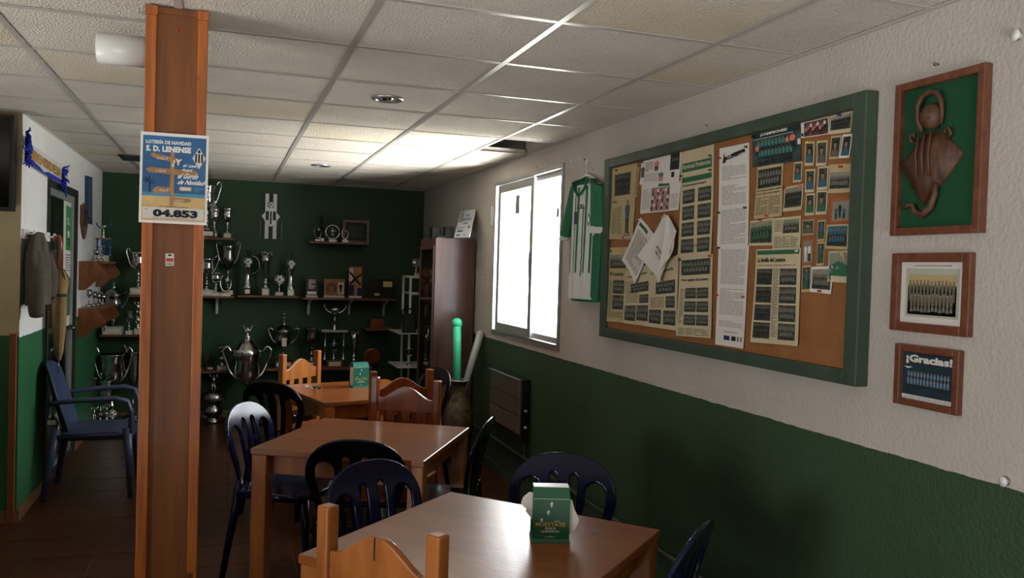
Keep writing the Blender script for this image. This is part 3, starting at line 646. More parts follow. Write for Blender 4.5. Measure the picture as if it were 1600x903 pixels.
MB().tube([K(185, 290, .02), K(172, 220, .03), K(170, 140, .03), K(190, 90, .028), K(230, 76, .026), K(270, 92, .026), K(290, 140, .024), K(292, 200, .02), K(280, 260, .015)], [.007, .008, .008, .008, .009, .009, .007, .006, .005], M_CARVE, 8).build('carved_hood', T)
for x, sg in ((125, -1), (325, 1)):
    MB().tube([K(x - 12 * sg, 345, .01), K(x + 14 * sg, 320, .016), K(x + 6 * sg, 292, .02), K(x - 16 * sg, 296, .02), K(x - 12 * sg, 318, .02)], [.005, .006, .006, .005, .003], M_CARVE, 7).build('carved_ear', T)
MB().tube([K(275, 580, .02), K(272, 640, .02), K(250, 710, .02), K(205, 750, .02), K(160, 730, .02), K(150, 690, .022), K(110, 695, .022), K(80, 706, .02)], [.006, .009, .010, .011, .009, .007, .006, .003], M_CARVE, 8).build('carved_tail', T)
T, hy, hz = wframe('framed_team_photo', 'wooden frame with an old grey team photo in a white mat, middle frame', 'frame', [(1390, 394), (1514, 396), (1514, 528), (1392, 515)], .028)
s = fsheet(hy, hz, -.006).base(M_PAPER); s.rect(.08, .1, .92, .9, mat('mat inner line', (170, 176, 160), .8), .0006); s.team(.12, .14, .88, .80, 13, mat('old shirts', (104, 98, 82), .8), M_PSHIRT, bg=mat('old photo', (58, 56, 46), .7, 0, 0, 60, .4, 40, rgb2=(28, 28, 24)), sky=mat('old photo sky', (176, 160, 112), .7)); s.text('SOCIEDAD DEPORTIVA LENENSE', .2, .93, .8, .955, M_INKD, 0); s.done('mounted_photo', None, None, T)
MB().box(-.012, -.011, -hy, hy, -hz, hz, glass('picture glass', (1, 1, 1, 1), .02)).build('glass_pane', T)
T, hy, hz = wframe('framed_thanks_photo', 'small reddish wooden frame with a dark ¡Gracias! team photo, lowest frame', 'frame', [(1396, 536), (1497, 547), (1496, 648), (1396, 632)], .022)
s = fsheet(hy, hz, -.006).base(mat('thanks photo', (24, 52, 60), .6, 0, 0, 60, .4, 20, rgb2=(14, 34, 50))); s.text('¡Gracias!', .06, .74, .94, .95, M_PAPER, .05); s.rect(0, 0, 1, .085, M_PAPER, .0008); s.text('GRACIAS A TODOS POR VUESTRO APOYO', .04, .02, .96, .065, M_INK, 0)
for r in range(2):
    for i in range(13): s.fig(.12 + i * .063, .38 - r * .13, .22, .055, mat('thanks shirts', (96, 120, 140), .8), M_PDARK, d=.0012 + .0004 * r, crouch=r == 1)
s.poly([(.02, .68), (.2, .68), (.1, .64)], M_PAPER, .001); s.done('mounted_photo', None, None, T)
MB().box(-.012, -.011, -hy, hy, -hz, hz, MATS.get('pg') or glass('picture glass 2', (1, 1, 1, 1), .02)).build('glass_pane', T)

# small things on the right wall
def screw(px, py, r, m, label, name='wall_screw', cat='screw', L=.012):
    p = at(px, py, X=XR); b = MB().tube([p, p + Vector((-L, 0, 0))], r * .5, m, 8).tube([p + Vector((-L, 0, 0)), p + Vector((-L - .004, 0, 0))], r, m, 10)
    tag(b.build(name), label, cat)
screw(1467, 101, .005, M_PEWTER, 'bare screw in the wall above the framed carving')
screw(918, 250, .004, M_PEWTER, 'screw that the football shirt hanger hangs from', 'wall_nail', 'nail', .02)
screw(894, 251, .007, M_WPLAST, 'small white plug in the wall left of the shirt hanger', 'wall_plug', 'plug', .005)
screw(1575, 752, .014, M_WPLAST, 'round white knob on the paint line at the lower right', 'round_plug', 'plug', .016)
screw(1595, 56, .016, M_WPLAST, 'white cable clip cup at the upper right photo edge', 'wall_hook', 'hook', .02)
screw(928, 265, .003, M_PEWTER, 'tiny nail right of the shirt hanger hook', 'wall_nail', 'nail', .006)
screw(1106, 196, .003, M_PEWTER, 'tiny nail above the board near the newspaper page', 'wall_nail', 'nail', .006)
screw(840, 262, .003, M_PEWTER, 'tiny nail above the window top', 'wall_nail', 'nail', .006)

# football shirt on its hanger
def C3(x, y): return (870 + x * .155, 260 + y * .155)
hp = at(918, 250, X=XR - .02)
HG = thing('coat_hanger', 'white plastic hanger with a wire hook, holding the football shirt', 'hanger', hp)
MB().tube([(0, -.012, .004), (0, -.008, .014), (0, .003, .016), (0, .009, .006), (0, .004, -.05), (0, .0, -.09)], .0018, M_CHROME, 6).build('wire_hook', HG)
MB().tube([(0, .20, -.17), (0, .10, -.115), (0, 0, -.085), (0, -.10, -.115), (0, -.17, -.165)], .008, M_WHITE, 8).build('hanger_bar', HG)
XS = XR - .05
def bp(x, y): return at(*C5(x, y), X=XS)
SH = thing('football_shirt', 'white football shirt with green stripes and green sleeves on the wall', 'shirt', (XS, hp.y, hp.z - .1)); o0 = Vector(SH.location)
def sh_sheet(tl, tr, br, bl, puff, m, name, prints=None):
    s = Sheet(*[bp(*q) - o0 for q in (tl, tr, br, bl)], (-1, 0, 0), 0, 3)
    base = s.P
    def P(u, v, d=0):
        p = base(u, v, 0); k = puff * (math.sin(PI * min(1, max(0, u))) ** .6) + .004 * math.sin(u * 19) * (1 - v * .6); return p + Vector((-1, 0, 0)) * (k + d)
    s.P = P
    def back(u, v): return base(u, v, 0) + Vector((.018, 0, 0))
    s.b.grid(lambda u, v: s.P(u, v), 16, 12, m); s.b.grid(back, 16, 12, m)
    for e in ((0, 0, 1, 0), (1, 0, 1, 1), (1, 1, 0, 1), (0, 1, 0, 0)):
        f = lambda a, q: (s.P if q < .5 else back)(e[0] + (e[2] - e[0]) * a, e[1] + (e[3] - e[1]) * a); s.b.grid(f, 16, 1, m, False)
    if prints: prints(s)
    return s.b.build(name, SH)
def body_print(s):
    for u, w0, w1 in ((.06, .08, .03), (.27, .07, .03), (.44, .09, .04), (.74, .07, .03), (.90, .06, .04)):
        tilt = (.45 - u) * .18
        for k in range(6):
            v1 = .98 - k * .125; v0 = v1 - .125; a = lambda v: u + tilt * (1 - v) * (1 if u < .45 else .4); ww = lambda v: w1 + (w0 - w1) * v
            s.poly([(a(v0) - ww(v0) / 2, v0), (a(v0) + ww(v0) / 2, v0), (a(v1) + ww(v1) / 2, v1), (a(v1) - ww(v1) / 2, v1)], M_SHIRTG, .0016)
    for k in range(6):
        v1 = .8 - k * .1; v0 = v1 - .1
        s.poly([(.62 - .02 * (1 - v0) - .02, v0), (.62 - .02 * (1 - v0) + .02, v0), (.66 - .02 + .02, v1), (.66 - .04, v1)], M_SHIRTG, .0016)
    s.rect(.22, .66, .42, .77, M_NAVYC, .002); s.text('LILL', .45, .79, .70, .83, M_INKD, .03, .0026)
    c0, c1 = .82, .69
    s.poly([(c0, c1 + .06), (c0 + .05, c1), (c0, c1 - .06), (c0 - .05, c1)], M_PEWTER, .002); s.poly([(c0, c1 + .035), (c0 + .03, c1), (c0, c1 - .035), (c0 - .03, c1)], M_WHITE, .0026)
    s.rect(.0, .0, 1, .02, M_SHIRTW, .001); s.rect(.93, .02, 1.0, .55, M_SHIRTG, .0018)
sh_sheet((104, 150), (212, 128), (190, 645), (80, 635), .03, M_SHIRTW, 'shirt_body', body_print)
sh_sheet((196, 350), (226, 345), (207, 655), (184, 655), .012, M_SHIRTG, 'shirt_side')
sh_sheet((90, 636), (190, 646), (188, 656), (92, 648), .01, M_SHIRTG, 'shirt_hem')
sh_sheet((92, 158), (122, 132), (76, 370), (48, 358), .022, M_SHIRTG, 'sleeve')
sh_sheet((48, 358), (76, 370), (66, 386), (42, 374), .020, M_SHIRTW, 'sleeve_cuff')
sh_sheet((186, 108), (228, 145), (230, 325), (186, 318), .034, M_SHIRTG, 'sleeve')
sh_sheet((184, 318), (230, 324), (224, 352), (180, 350), .036, M_SHIRTW, 'sleeve_cuff')
pts = [bp(x, y) - o0 + Vector((-.036, 0, 0)) for x, y in ((124, 132), (128, 160), (148, 188), (160, 178), (178, 150), (186, 112), (180, 106), (160, 118), (140, 122), (124, 132))]
MB().tube(pts, .009, M_SHIRTG, 7, flat=(1, .6)).add([pts[i] + Vector((.01, 0, 0)) for i in range(9)], [tuple(range(9))], mat('shirt inside', (10, 78, 50), .8)).build('collar', SH)

# wall heater and pipe
hy0, hy1 = 5.37, 6.06
HT = thing('wall_heater', 'dark flat wall heater with a grey front panel under the window', 'heater', (XR, 5.72, .6))
MB().box(-.062, 0, -.37, .33, -.225, .215, M_HEATD).build('casing', HT, .004)
for k in range(3): MB().box(-.074, -.062, -.335, .32, -.17 + k * .125, -.05 + k * .125, M_HEAT).build('front_panel', HT, .003)
MB().box(-.084, -.062, -.34, .35, .205, .213, M_ALU).build('top_rail', HT, .002)
MB().box(-.078, -.06, -.345, -.337, -.17, .205, M_ALU).build('side_rail', HT, .001)
for z in (.0, -.115): MB().tube([(-.035, -.37, z), (-.035, -.385, z)], .010, M_WPLAST, 12).build('control_knob', HT)
MB().tube([(-.02, -.33, -.225), (-.02, -.33, -.33), (-.02, -.33, -.36)], .006, M_PIPE, 8).build('feed_pipe', HT)
b = MB().tube([(XR - .03, 6.6, .275), (XR - .03, 2.0, .245), (XR - .03, -1, .235)], .011, M_PIPE, 10); P = b.build('heating_pipe'); tag(P, 'thin painted heating pipe running low along the right wall', 'pipe')
for y in (5.9, 4.75, 3.2, 2.6): MB().box(XR - .02, XR, y - .01, y + .01, .23, .30, M_PIPE).build('pipe_clip', P)

# ---------------------------------------------------------------- wooden pillar with its poster
PX0, PX1, PY0, PY1 = -.262, -.072, 2.95, 3.13
PL = thing('wooden_pillar', 'brown wood-clad pillar standing in the room left of centre', 'pillar', ((PX0 + PX1) / 2, (PY0 + PY1) / 2, 0)); hx = (PX1 - PX0) / 2; hyy = (PY1 - PY0) / 2
MB().box(-hx + .004, hx - .004, -hyy + .012, hyy, 0, ZC, M_PPANEL).build('panel', PL)
for a in ((-hx, -hx + .034), (hx - .031, hx)): MB().box(a[0], a[1], -hyy - .002, -hyy + .012, 0, ZC - .03, M_PWOOD).build('trim_strip', PL, .003)
MB().box(-hx - .002, -hx + .036, -hyy - .004, -hyy + .012, ZC - .03, ZC, M_PWOOD).build('trim_block', PL, .002)
MB().box(hx - .033, hx + .002, -hyy - .004, -hyy + .012, ZC - .03, ZC, M_PWOOD).build('trim_block', PL, .002)
MB().box(-hx + .034, hx - .031, -hyy + .006, -hyy + .012, ZC - .02, ZC, M_PPANEL).build('trim_block', PL, .002)
MB().ball((.0, -hyy + .012, ZC - .07), .005, M_PINR).build('screw_head', PL)
s = Sheet(*[at(*q, Y=PY0 - .006) for q in ((220, 205), (326.5, 212.5), (323, 352), (216.5, 347))], (0, -1, 0), 0, 9); s.base(M_WHITE, .001)
M_SKYP = mat('poster blue', (34, 104, 158), .5, 0, 0, 60, .3, 8, rgb2=(24, 70, 118)); M_SAND = mat('poster sand', (212, 182, 122), .5, 0, 0, 60, .2, 25); M_SIGN = mat('poster driftwood', (172, 130, 82), .5, 0, 0, 60, .35, 60); M_SEA = mat('poster sea', (66, 136, 170), .5)
s.rect(.035, .03, .965, .965, M_SKYP, .0004); s.rect(.035, .28, .965, .34, M_SEA, .0006); s.rect(.035, .03, .965, .3, M_SAND, .0008)
s.text('LOTERÍA DE NAVIDAD', .08, .875, .74, .925, M_WHITE, .04); s.text('S. D. LENENSE', .08, .79, .74, .855, M_WHITE, .05)
s.rect(.44, .2, .5, .8, M_SIGN, .0010)
for p in (((.14, .75), (.18, .775), (.58, .72), (.56, .67), (.2, .72)), ((.08, .59), (.14, .615), (.82, .6), (.87, .565), (.82, .535), (.14, .555)), ((.18, .36), (.25, .405), (.5, .4), (.5, .345), (.22, .33)), ((.44, .29), (.72, .285), (.76, .265), (.72, .24), (.44, .25))): s.poly(p, M_SIGN, .0016)
for t, a in (('AQUÍ', (.24, .7, .4, .735)), ('AQUÍ', (.22, .565, .38, .595)), ('AQUÍ', (.28, .35, .42, .385)), ('AQUÍ', (.52, .25, .66, .275))): s.text(t, *a, M_PAPER, .02, .0022)
s.text('¿Y', .46, .63, .6, .72, M_WHITE, .02, .0024, .1); s.text('si cae', .62, .635, .82, .67, M_WHITE, .02, .0024, .1); s.text('Aquí', .6, .58, .76, .62, M_WHITE, .02, .0024, .1); s.text('el Gordo', .54, .505, .84, .565, M_WHITE, .03, .0024, .15)
s.text('de Navidad?', .54, .44, .95, .495, M_WHITE, .03, .0024, .12); s.rect(.58, .37, .76, .415, M_OCHRE, .0014); s.rect(.60, .375, .74, .41, M_PAPER, .0018); s.lines(.79, .36, .95, .42, M_SEA, .004)
s.rect(.14, .33, .155, .46, M_INKD, .001)
for k in range(8):
    a = k * PI / 4; s.poly([(.147, .465), (.147 + .11 * math.cos(a), .465 + .06 * math.sin(a) + .01), (.147 + .07 * math.cos(a + .3), .465 + .03 * math.sin(a + .3))], M_INKD, .0012)
cx, cy = .86, .74                                                     # club crest: white diamond with dark stripes
s.poly([(cx, cy + .12), (cx + .05, cy + .06), (cx + .1, cy), (cx + .05, cy - .06), (cx, cy - .12), (cx - .05, cy - .06), (cx - .1, cy), (cx - .05, cy + .06)], M_PAPER, .0014)
for dx in (-.045, 0, .045): s.rect(cx + dx - .012, cy - .05, cx + dx + .012, cy + .05, M_INKD, .002)
s.poly([(cx, cy + .10), (cx + .025, cy + .07), (cx, cy + .055), (cx - .025, cy + .07)], M_INKD, .002)
s.text('En la ventana de la cafetería', .3, .18, .72, .198, M_INKD, 0); s.rect(.05, .05, .95, .175, M_PAPER, .0014); s.text('04.853', .2, .07, .86, .155, M_INKD, .06, .0022); s.text('(Ésta es la participación del Club)', .2, .052, .84, .066, M_INKD, 0, .0022); s.rect(.08, .148, .13, .152, M_PEWTER, .002)
s.done('lottery_poster', 'Christmas lottery poster numbered 04.853 fixed to the wooden pillar', 'poster')
s = Sheet(*[at(*q, Y=PY0 + .009) for q in ((258.5, 396), (272, 396), (272, 415.5), (258.5, 415.5))], (0, -1, 0), 0, 2).base(M_PAPER, .0004); s.rect(.08, .35, .92, .62, M_PINR, .0004); s.rect(.3, .8, .7, .92, M_INKD, .0004); s.lines(.1, .05, .9, .3, M_INK, .003)
s.done('pillar_sticker', 'small white and red sticker on the pillar below the poster', 'sticker')
b = MB().tube([(-.415, 3.04, 2.262), (-.41, 3.04, 2.262), (PX0 + .004, 3.04, 2.262)], [.044, .05, .05], M_WPLAST, 28, caps=True); tag(b.build('white_pipe'), 'thick white plastic pipe stub sticking out left of the pillar top', 'pipe')

# recessed ceiling lamps (off)
for i, (x, y) in enumerate(((.738, 4.09), (.738, 7.09))):
    T = thing('recessed_lamp', ('unlit round recessed ceiling spotlight, the nearer large one', 'unlit round recessed ceiling spotlight near the back wall')[i], 'lamp', (x, y, ZC))
    MB().lathe([(.055, .004), (.058, -.006), (.072, -.007), (.08, -.002), (.08, .003)], M_ALU, seg=28).build('trim_ring', T)
    MB().lathe([(.056, .0), (.045, .04), (.0001, .055)], M_HEATD, seg=24).build('reflector', T)
    MB().lathe([(.0001, -.008), (.022, -.004), (.034, .008), (.03, .03)], M_CHROME, seg=20).build('bulb', T)
# small vent seen left behind the pillar
vp = at(213, 247, Z=ZC); T = thing('ceiling_vent', 'small dark ceiling vent grille left of the pillar', 'vent', (vp.x + .0, vp.y, ZC))
MB().box(-.12, .1, -.2, .2, -.006, .003, M_PEWTER).build('vent_frame', T, .002)
for k in range(6): MB().box(-.10, .08, -.17 + k * .06, -.145 + k * .06, -.010, -.005, M_HEATD).build('vent_slat', T)

# ---------------------------------------------------------------- tables and chairs
def make_table(name, label, loc, rz, m, mt):
    T = thing(name, label, 'table', loc, rz); h = .40
    MB().box(-h, h, -h, h, .722, .75, mt).build('table_top', T, .004)
    for a in ((-.34, .34, -.345, -.325), (-.34, .34, .325, .345)): MB().box(a[0], a[1], a[2], a[3], .63, .722, m).build('apron', T, .002)
    for a in ((-.345, -.325, -.32, .32), (.325, .345, -.32, .32)): MB().box(*a, .63, .722, m).build('apron', T, .002)
    for sx in (-1, 1):
        for sy in (-1, 1): MB().box(sx * .36 - .035, sx * .36 + .035, sy * .36 - .035, sy * .36 + .035, 0, .722, m).build('leg', T, .004)
    return T
T1 = make_table('dining_table', 'nearest pine table with a green napkin dispenser, lower right of centre', (.775, 2.36, 0), math.radians(-47.5), M_PINE, M_PINET)
T2 = dup(T1, (.665, 3.955, 0), math.radians(-30), 'empty middle pine table between the two with napkin dispensers')
T3 = dup(T1, (.845, 5.485, 0), math.radians(15.7), 'farthest pine table with keys and a teal napkin dispenser')

def wood_chair(label, loc, rz, m):
    T = thing('wooden_chair', label, 'chair', loc, rz)
    for sx in (-1, 1):
        b = MB().box(sx * .185 - .021, sx * .185 + .021, -.215, -.173, 0, .945, m)
        b.build('rear_leg', T, .006); MB().box(sx * .185 - .02, sx * .185 + .02, .165, .205, 0, .43, m).build('front_leg', T, .004)
        MB().box(sx * .185 - .01, sx * .185 + .01, -.173, .165, .18, .21, m).build('stretcher', T, .003)
        MB().box(sx * .185 - .012, sx * .185 + .012, -.173, .165, .385, .43, m).build('seat_rail', T, .003)
    MB().box(-.165, .165, .175, .197, .385, .43, m).build('seat_rail', T, .003)
    MB().box(-.165, .165, -.205, -.185, .385, .43, m).build('seat_rail', T, .003)
    MB().box(-.205, .205, -.17, .215, .43, .452, m).build('seat', T, .006)
    n = 28; top = []; bot = []
    for i in range(n + 1):
        x = -.165 + .33 * i / n; k = abs(x) / .165; hump = .5 * (1 + math.cos(PI * min(1, k * 1.12)))
        top.append((x, .832 + .068 * hump ** .8)); bot.append((x, .76))
    MB().prism(top + bot[::-1], -.205, -.183, m).build('crest_rail', T, .004)
    MB().box(-.165, .165, -.204, -.184, .54, .58, m).build('lower_rail', T, .003)
    for x in (-.092, 0, .092): MB().box(x - .021, x + .021, -.201, -.187, .58, .765, m).build('back_slat', T, .002)
    return T
def place(center, face, back=.194):
    f = Vector((face[0], face[1], 0)).normalized(); rz = math.atan2(f.y, f.x) - PI / 2
    return (center[0] + f.x * back, center[1] + f.y * back, 0), rz
def posts(l, r):                       # rear posts left/right seen from behind
    L = Vector(l); R = Vector(r); c = (L + R) / 2; d = (R - L).normalized(); return (c.x, c.y), (-d.y, d.x)
c, f = posts((.272, 2.165), (.478, 1.885)); lo, rz = place(c, f)
CH1 = wood_chair('pine chair with a cracked crest rail at the nearest table, lower left', lo, rz, M_PINE)
for ch in CH1.children:
    if ch.name.startswith('crest_rail'): MB().box(-.009, -.004, -.2058, -.204, .842, .898, M_INKD).build('dark_knot', ch)
c, f = posts((1.12, 4.46), (.82, 4.66)); lo, rz = place(c, f)
CH2 = wood_chair('reddish wooden chair behind the middle table, its back nearest of two', lo, rz, M_PINED)
c, f = posts((.86, 4.91), (1.19, 4.98)); lo, rz = place(c, f)
dup(CH2, lo, rz, 'reddish wooden chair behind another, tucked into the farthest table')
c, f = posts((.66, 6.16), (.37, 5.87)); lo, rz = place((c[0], c[1]), f)
dup(CH1, lo, rz, 'pale pine chair at the far side of the farthest table')

# resin chairs with a fan shaped back
def shell_back(kind):
    """backrest panel with slots, from a signed distance on a grid"""
    H = .42
    def wdt(t): return .125 + (.215 - .125) * min(1, max(0, t / .24)) ** .8
    def inside(s_, t):
        if t < 0: return -t + .001
        wd = wdt(t)
        tt = t - .25
        if tt > 0:
            k = ((abs(s_) / .215) ** 2.3 + (tt / (H - .25)) ** 2.3) ** (1 / 2.3); d = (k - 1) * .17
        else: d = abs(s_) - wd
        if kind == 'fan':
            for cc, hw, t1 in ((-.61, .19, .275), (-.19, .075, .325), (.19, .075, .325), (.61, .19, .275)):
                dd = math.hypot((s_ / wd - cc) * wd, max(0, t - t1, .045 - t)) - hw * wd; d = max(d, -dd)
        return d
    hstep = .0075; nx = int(.46 / hstep); ny = int((H + .02) / hstep)
    X = [-.23 + i * .46 / nx for i in range(nx + 1)]; Yt = [-.008 + j * (H + .02) / ny for j in range(ny + 1)]
    P = {}; faces = []
    for i in range(nx):
        for j in range(ny):
            if inside((X[i] + X[i + 1]) / 2, (Yt[j] + Yt[j + 1]) / 2) < 0: faces.append(((i, j), (i + 1, j), (i + 1, j + 1), (i, j + 1)))
    cnt = {}
    for f in faces:
        for k in f: cnt[k] = cnt.get(k, 0) + 1
    vid = {}; vs = []
    for k, c in cnt.items():
        x, y = X[k[0]], Yt[k[1]]
        if c < 4:
            for _ in range(3):
                d = inside(x, y); e = 1e-4; gx = (inside(x + e, y) - inside(x - e, y)) / (2 * e); gy = (inside(x, y + e) - inside(x, y - e)) / (2 * e); g2 = gx * gx + gy * gy
                if g2 > 1e-6 and y > 0: x -= gx * d / g2 * .9; y -= gy * d / g2 * .9
        vid[k] = len(vs)
        yy = max(y, 0)
        vs.append((x, -.205 - yy * .20 + .30 * x * x * (1 - .3 * yy / H) + .02 * math.sin(yy / H * PI), .43 + yy))
    return vs, [tuple(vid[k] for k in f) for f in faces]
def resin_chair(name, label, loc, rz, m):
    T = thing(name, label, 'chair', loc, rz)
    vs, fs = shell_back('fan'); b = MB(); b.add(vs, fs, m, True); o = b.build('backrest', T, 0, .016, 1)
    def seat(u, v):
        a = 2 * u - 1; q = 2 * v - 1; x = .215 * a * math.sqrt(max(0, 1 - .22 * q * q)) * (1 - .08 * (1 - v)); y = .205 * q * math.sqrt(max(0, 1 - .22 * a * a)); z = .448 - .014 * (1 - a * a) * (1 - q * q) - .02 * max(0, q) ** 4
        return (x, y, z)
    b = MB().grid(seat, 14, 14, m); b.build('seat', T, 0, .012, 1)
    MB().tube([(.2 * sx, .2 * sy, .434) for sx, sy in ((-.95, -.9), (-1, 0), (-.95, .9), (0, 1.0), (.95, .9), (1, 0), (.95, -.9), (0, -1), (-.95, -.9))], .016, m, 8, flat=(.5, 1.2)).build('seat_skirt', T)
    for sx in (-1, 1):
        MB().tube([(sx * .17, .165, .43), (sx * .185, .185, .25), (sx * .205, .215, 0)], [.024, .019, .015], m, 8).build('front_leg', T)
        MB().tube([(sx * .135, -.205, .50), (sx * .16, -.195, .43), (sx * .18, -.22, .25), (sx * .20, -.255, 0)], [.016, .026, .02, .015], m, 8).build('rear_leg', T)
    return T
def rc(center, face): return place(center, face, .29)
lo, rz = rc((.51, 3.06), (.46, -.89)); RN = resin_chair('plastic_chair', 'navy plastic chair with an arched back at the nearest table, left of the dispenser', lo, rz, M_NAVY)
lo, rz = rc((.52, 3.43), (.30, .95)); RB = resin_chair('plastic_chair', 'black plastic chair drawn up to the near side of the middle table', lo, rz, M_BLACKP)
lo, rz = rc((1.30, 3.03), (-.55, -.83)); dup(RN, lo, rz, 'dark blue plastic chair by the right wall behind the napkin dispenser')
lo, rz = rc((.09, 4.46), (.84, -.54)); dup(RN, lo, rz, 'shiny navy plastic chair left of the middle table, in front of the tall cup')
lo, rz = rc((.26, 5.24), (.58, .81)); dup(RB, lo, rz, 'black plastic chair left of the farthest table, behind the shiny navy one')
lo, rz = rc((1.24, 3.82), (-.88, .47)); dup(RB, lo, rz, 'black plastic chair right of the middle table, seen from the side')
lo, rz = rc((1.34, 2.07), (-.68, .73)); dup(RN, lo, rz, 'navy plastic chair at the lower right corner of the nearest table')
lo, rz = rc((1.50, 5.86), (-.93, -.3)); dup(RB, lo, rz, 'black plastic chair between the farthest table and the cabinet')

# blue armchair by the left wall
lo = (-.80, 6.17, 0); A = thing('plastic_armchair', 'slate blue plastic armchair by the left wall', 'chair', lo, -PI / 2)
def ab(u, v):
    a = 2 * u - 1; x = a * (.2 + .03 * v) * (1 - .25 * v ** 4); z = .42 + .46 * v - .05 * abs(a) ** 3 * v; y = -.2 - .11 * v + .07 * a * a * (1 - .3 * v); return (x, y, z)
MB().grid(ab, 14, 14, M_BLUEP).build('backrest', A, 0, .014, 1)
def as_(u, v):
    a = 2 * u - 1; q = 2 * v - 1; return (.235 * a, -.2 + .43 * v, .43 - .012 * (1 - a * a) * (1 - q * q) - .03 * max(0, q) ** 4)
MB().grid(as_, 12, 12, M_BLUEP).build('seat', A, 0, .014, 1)
MB().tube([(-.235, -.2, .405), (-.24, .2, .405), (-.2, .235, .395), (.2, .235, .395), (.24, .2, .405), (.235, -.2, .405)], .03, M_BLUEP, 8, flat=(.35, 1)).build('seat_skirt', A)
for sx in (-1, 1):
    MB().tube([(sx * .215, -.25, .62), (sx * .25, -.18, .64), (sx * .268, .0, .655), (sx * .268, .14, .66), (sx * .262, .21, .64), (sx * .25, .235, .56), (sx * .245, .225, .43)], [.022, .026, .028, .03, .03, .026, .024], M_BLUEP, 8, flat=(1.1, .6)).build('armrest', A)
    MB().tube([(sx * .245, .21, .46), (sx * .25, .225, .25), (sx * .255, .24, 0)], [.03, .024, .018], M_BLUEP, 8).build('front_leg', A)
    MB().tube([(sx * .22, -.21, .46), (sx * .235, -.24, .25), (sx * .245, -.275, 0)], [.03, .024, .018], M_BLUEP, 8).build('rear_leg', A)

# napkin dispensers
def dispenser(label, loc, rz, m, front):
    T = thing('napkin_dispenser', label, 'napkin dispenser', loc, rz); hw, hd, H = .06, .042, .165
    b = MB()
    b.add([(-hw, -hd, 0), (hw, -hd, 0), (hw, hd, 0), (-hw, hd, 0), (-hw + .002, -hd + .004, .012), (hw - .002, -hd + .004, .012), (hw - .002, hd - .004, .012), (-hw + .002, hd - .004, .012)],
          [(3, 2, 1, 0), (0, 1, 5, 4), (1, 2, 6, 5), (2, 3, 7, 6), (3, 0, 4, 7), (4, 5, 6, 7)], m); b.build('base', T, .001)
    for sg in (-1, 1):
        y = sg * (hd - .004)
        b = MB().add([(-hw + .003, y, .012), (hw - .003, y, .012), (hw - .003, y, .135), (-hw + .003, y, .135), (-hw + .006, y * .55, H), (hw - .006, y * .55, H),
                      (-hw + .003, y * .9, .012), (hw - .003, y * .9, .012), (hw - .003, y * .9, .135), (-hw + .003, y * .9, .135), (-hw + .006, y * .45, H), (hw - .006, y * .45, H)],
                     [(0, 1, 2, 3), (3, 2, 5, 4), (6, 9, 8, 7), (9, 10, 11, 8), (0, 3, 9, 6), (3, 4, 10, 9), (1, 7, 8, 2), (2, 8, 11, 5), (0, 6, 7, 1), (4, 5, 11, 10)], m); b.build('side_panel', T)
    MB().box(-hw + .006, hw - .006, -hd * .5, hd * .5, H - .001, H + .002, M_WPLAST if front else m).build('top_panel', T)
    MB().box(-hw + .008, hw - .008, -hd + .012, hd - .012, .013, .13, M_WHITE).build('napkin_stack', T)
    if front:
        for pg, y0, y1 in ((((hw - .01, .132), (hw + .004, .128), (hw + .012, .10), (hw + .027, .072), (hw + .026, .058), (hw + .014, .036), (hw - .004, .02), (hw - .01, .02)), -.028, -.022),
                           (((hw - .01, .12), (hw + .008, .11), (hw + .018, .08), (hw + .016, .055), (hw - .01, .03)), -.014, -.009),
                           (((-hw + .01, .142), (-hw - .006, .143), (-hw - .024, .128), (-hw - .03, .108), (-hw - .018, .094), (-hw + .01, .088)), -.002, .004),
                           (((-hw + .01, .12), (-hw - .01, .11), (-hw - .014, .08), (-hw + .01, .05)), .014, .019)):
            MB().prism(pg, y0, y1, M_WHITE).build('napkin', T, .002)
    s = Sheet((-hw + .003, -hd + .0038, .135), (hw - .003, -hd + .0038, .135), (hw - .003, -hd + .0038, .012), (-hw + .003, -hd + .0038, .012), (0, -1, 0), 0, 1)
    s.rect(.02, .985, .98, .995, M_PAPER, .0003)
    def bird(x, y, k): s.poly([(x - .05 * k, y), (x - .01, y + .03 * k), (x + .01, y + .07 * k), (x + .03, y + .03 * k), (x + .05 * k, y + .02), (x + .02, y - .02 * k), (x + .03, y - .06 * k), (x - .02, y - .06 * k), (x - .01, y - .01)], M_PAPER, .0005)
    bird(.5, .86, 1.1); bird(.42, .66, 1); bird(.25, .47, .8)
    s.text('MUEYTATE', .1, .31, .88, .41, M_OCHRE, .02, .0006); s.text('que', .58, .425, .74, .455, M_PAPER, .02, .0006); s.text('GOLA', .34, .235, .64, .29, M_PAPER, .03, .0006); s.text('LLINGUA', .24, .165, .74, .215, M_PAPER, .04, .0006)
    s.rect(.35, .05, .62, .06, M_PAPER, .0005); s.poly([(.44, .06), (.53, .06), (.485, .09)], M_OCHRE, .0006); s.b.build('printed_front', T)
    return T
dispenser('green napkin dispenser with napkins bulging out, on the nearest table', (.955, 2.335, .75), math.radians(-17), M_BGREEN, True)
dispenser('teal napkin dispenser on the farthest table', (.87, 5.62, .75), math.radians(14), M_BTEAL, False)
K_ = thing('key_bunch', 'bunch of silver keys on the far left of the farthest table', 'keys', (.53, 5.60, .75), .4)
MB().tube([(.018 * math.cos(a), .018 * math.sin(a), .003) for a in np.linspace(0, 2 * PI, 13)], .0018, M_CHROME, 6).build('key_ring', K_)
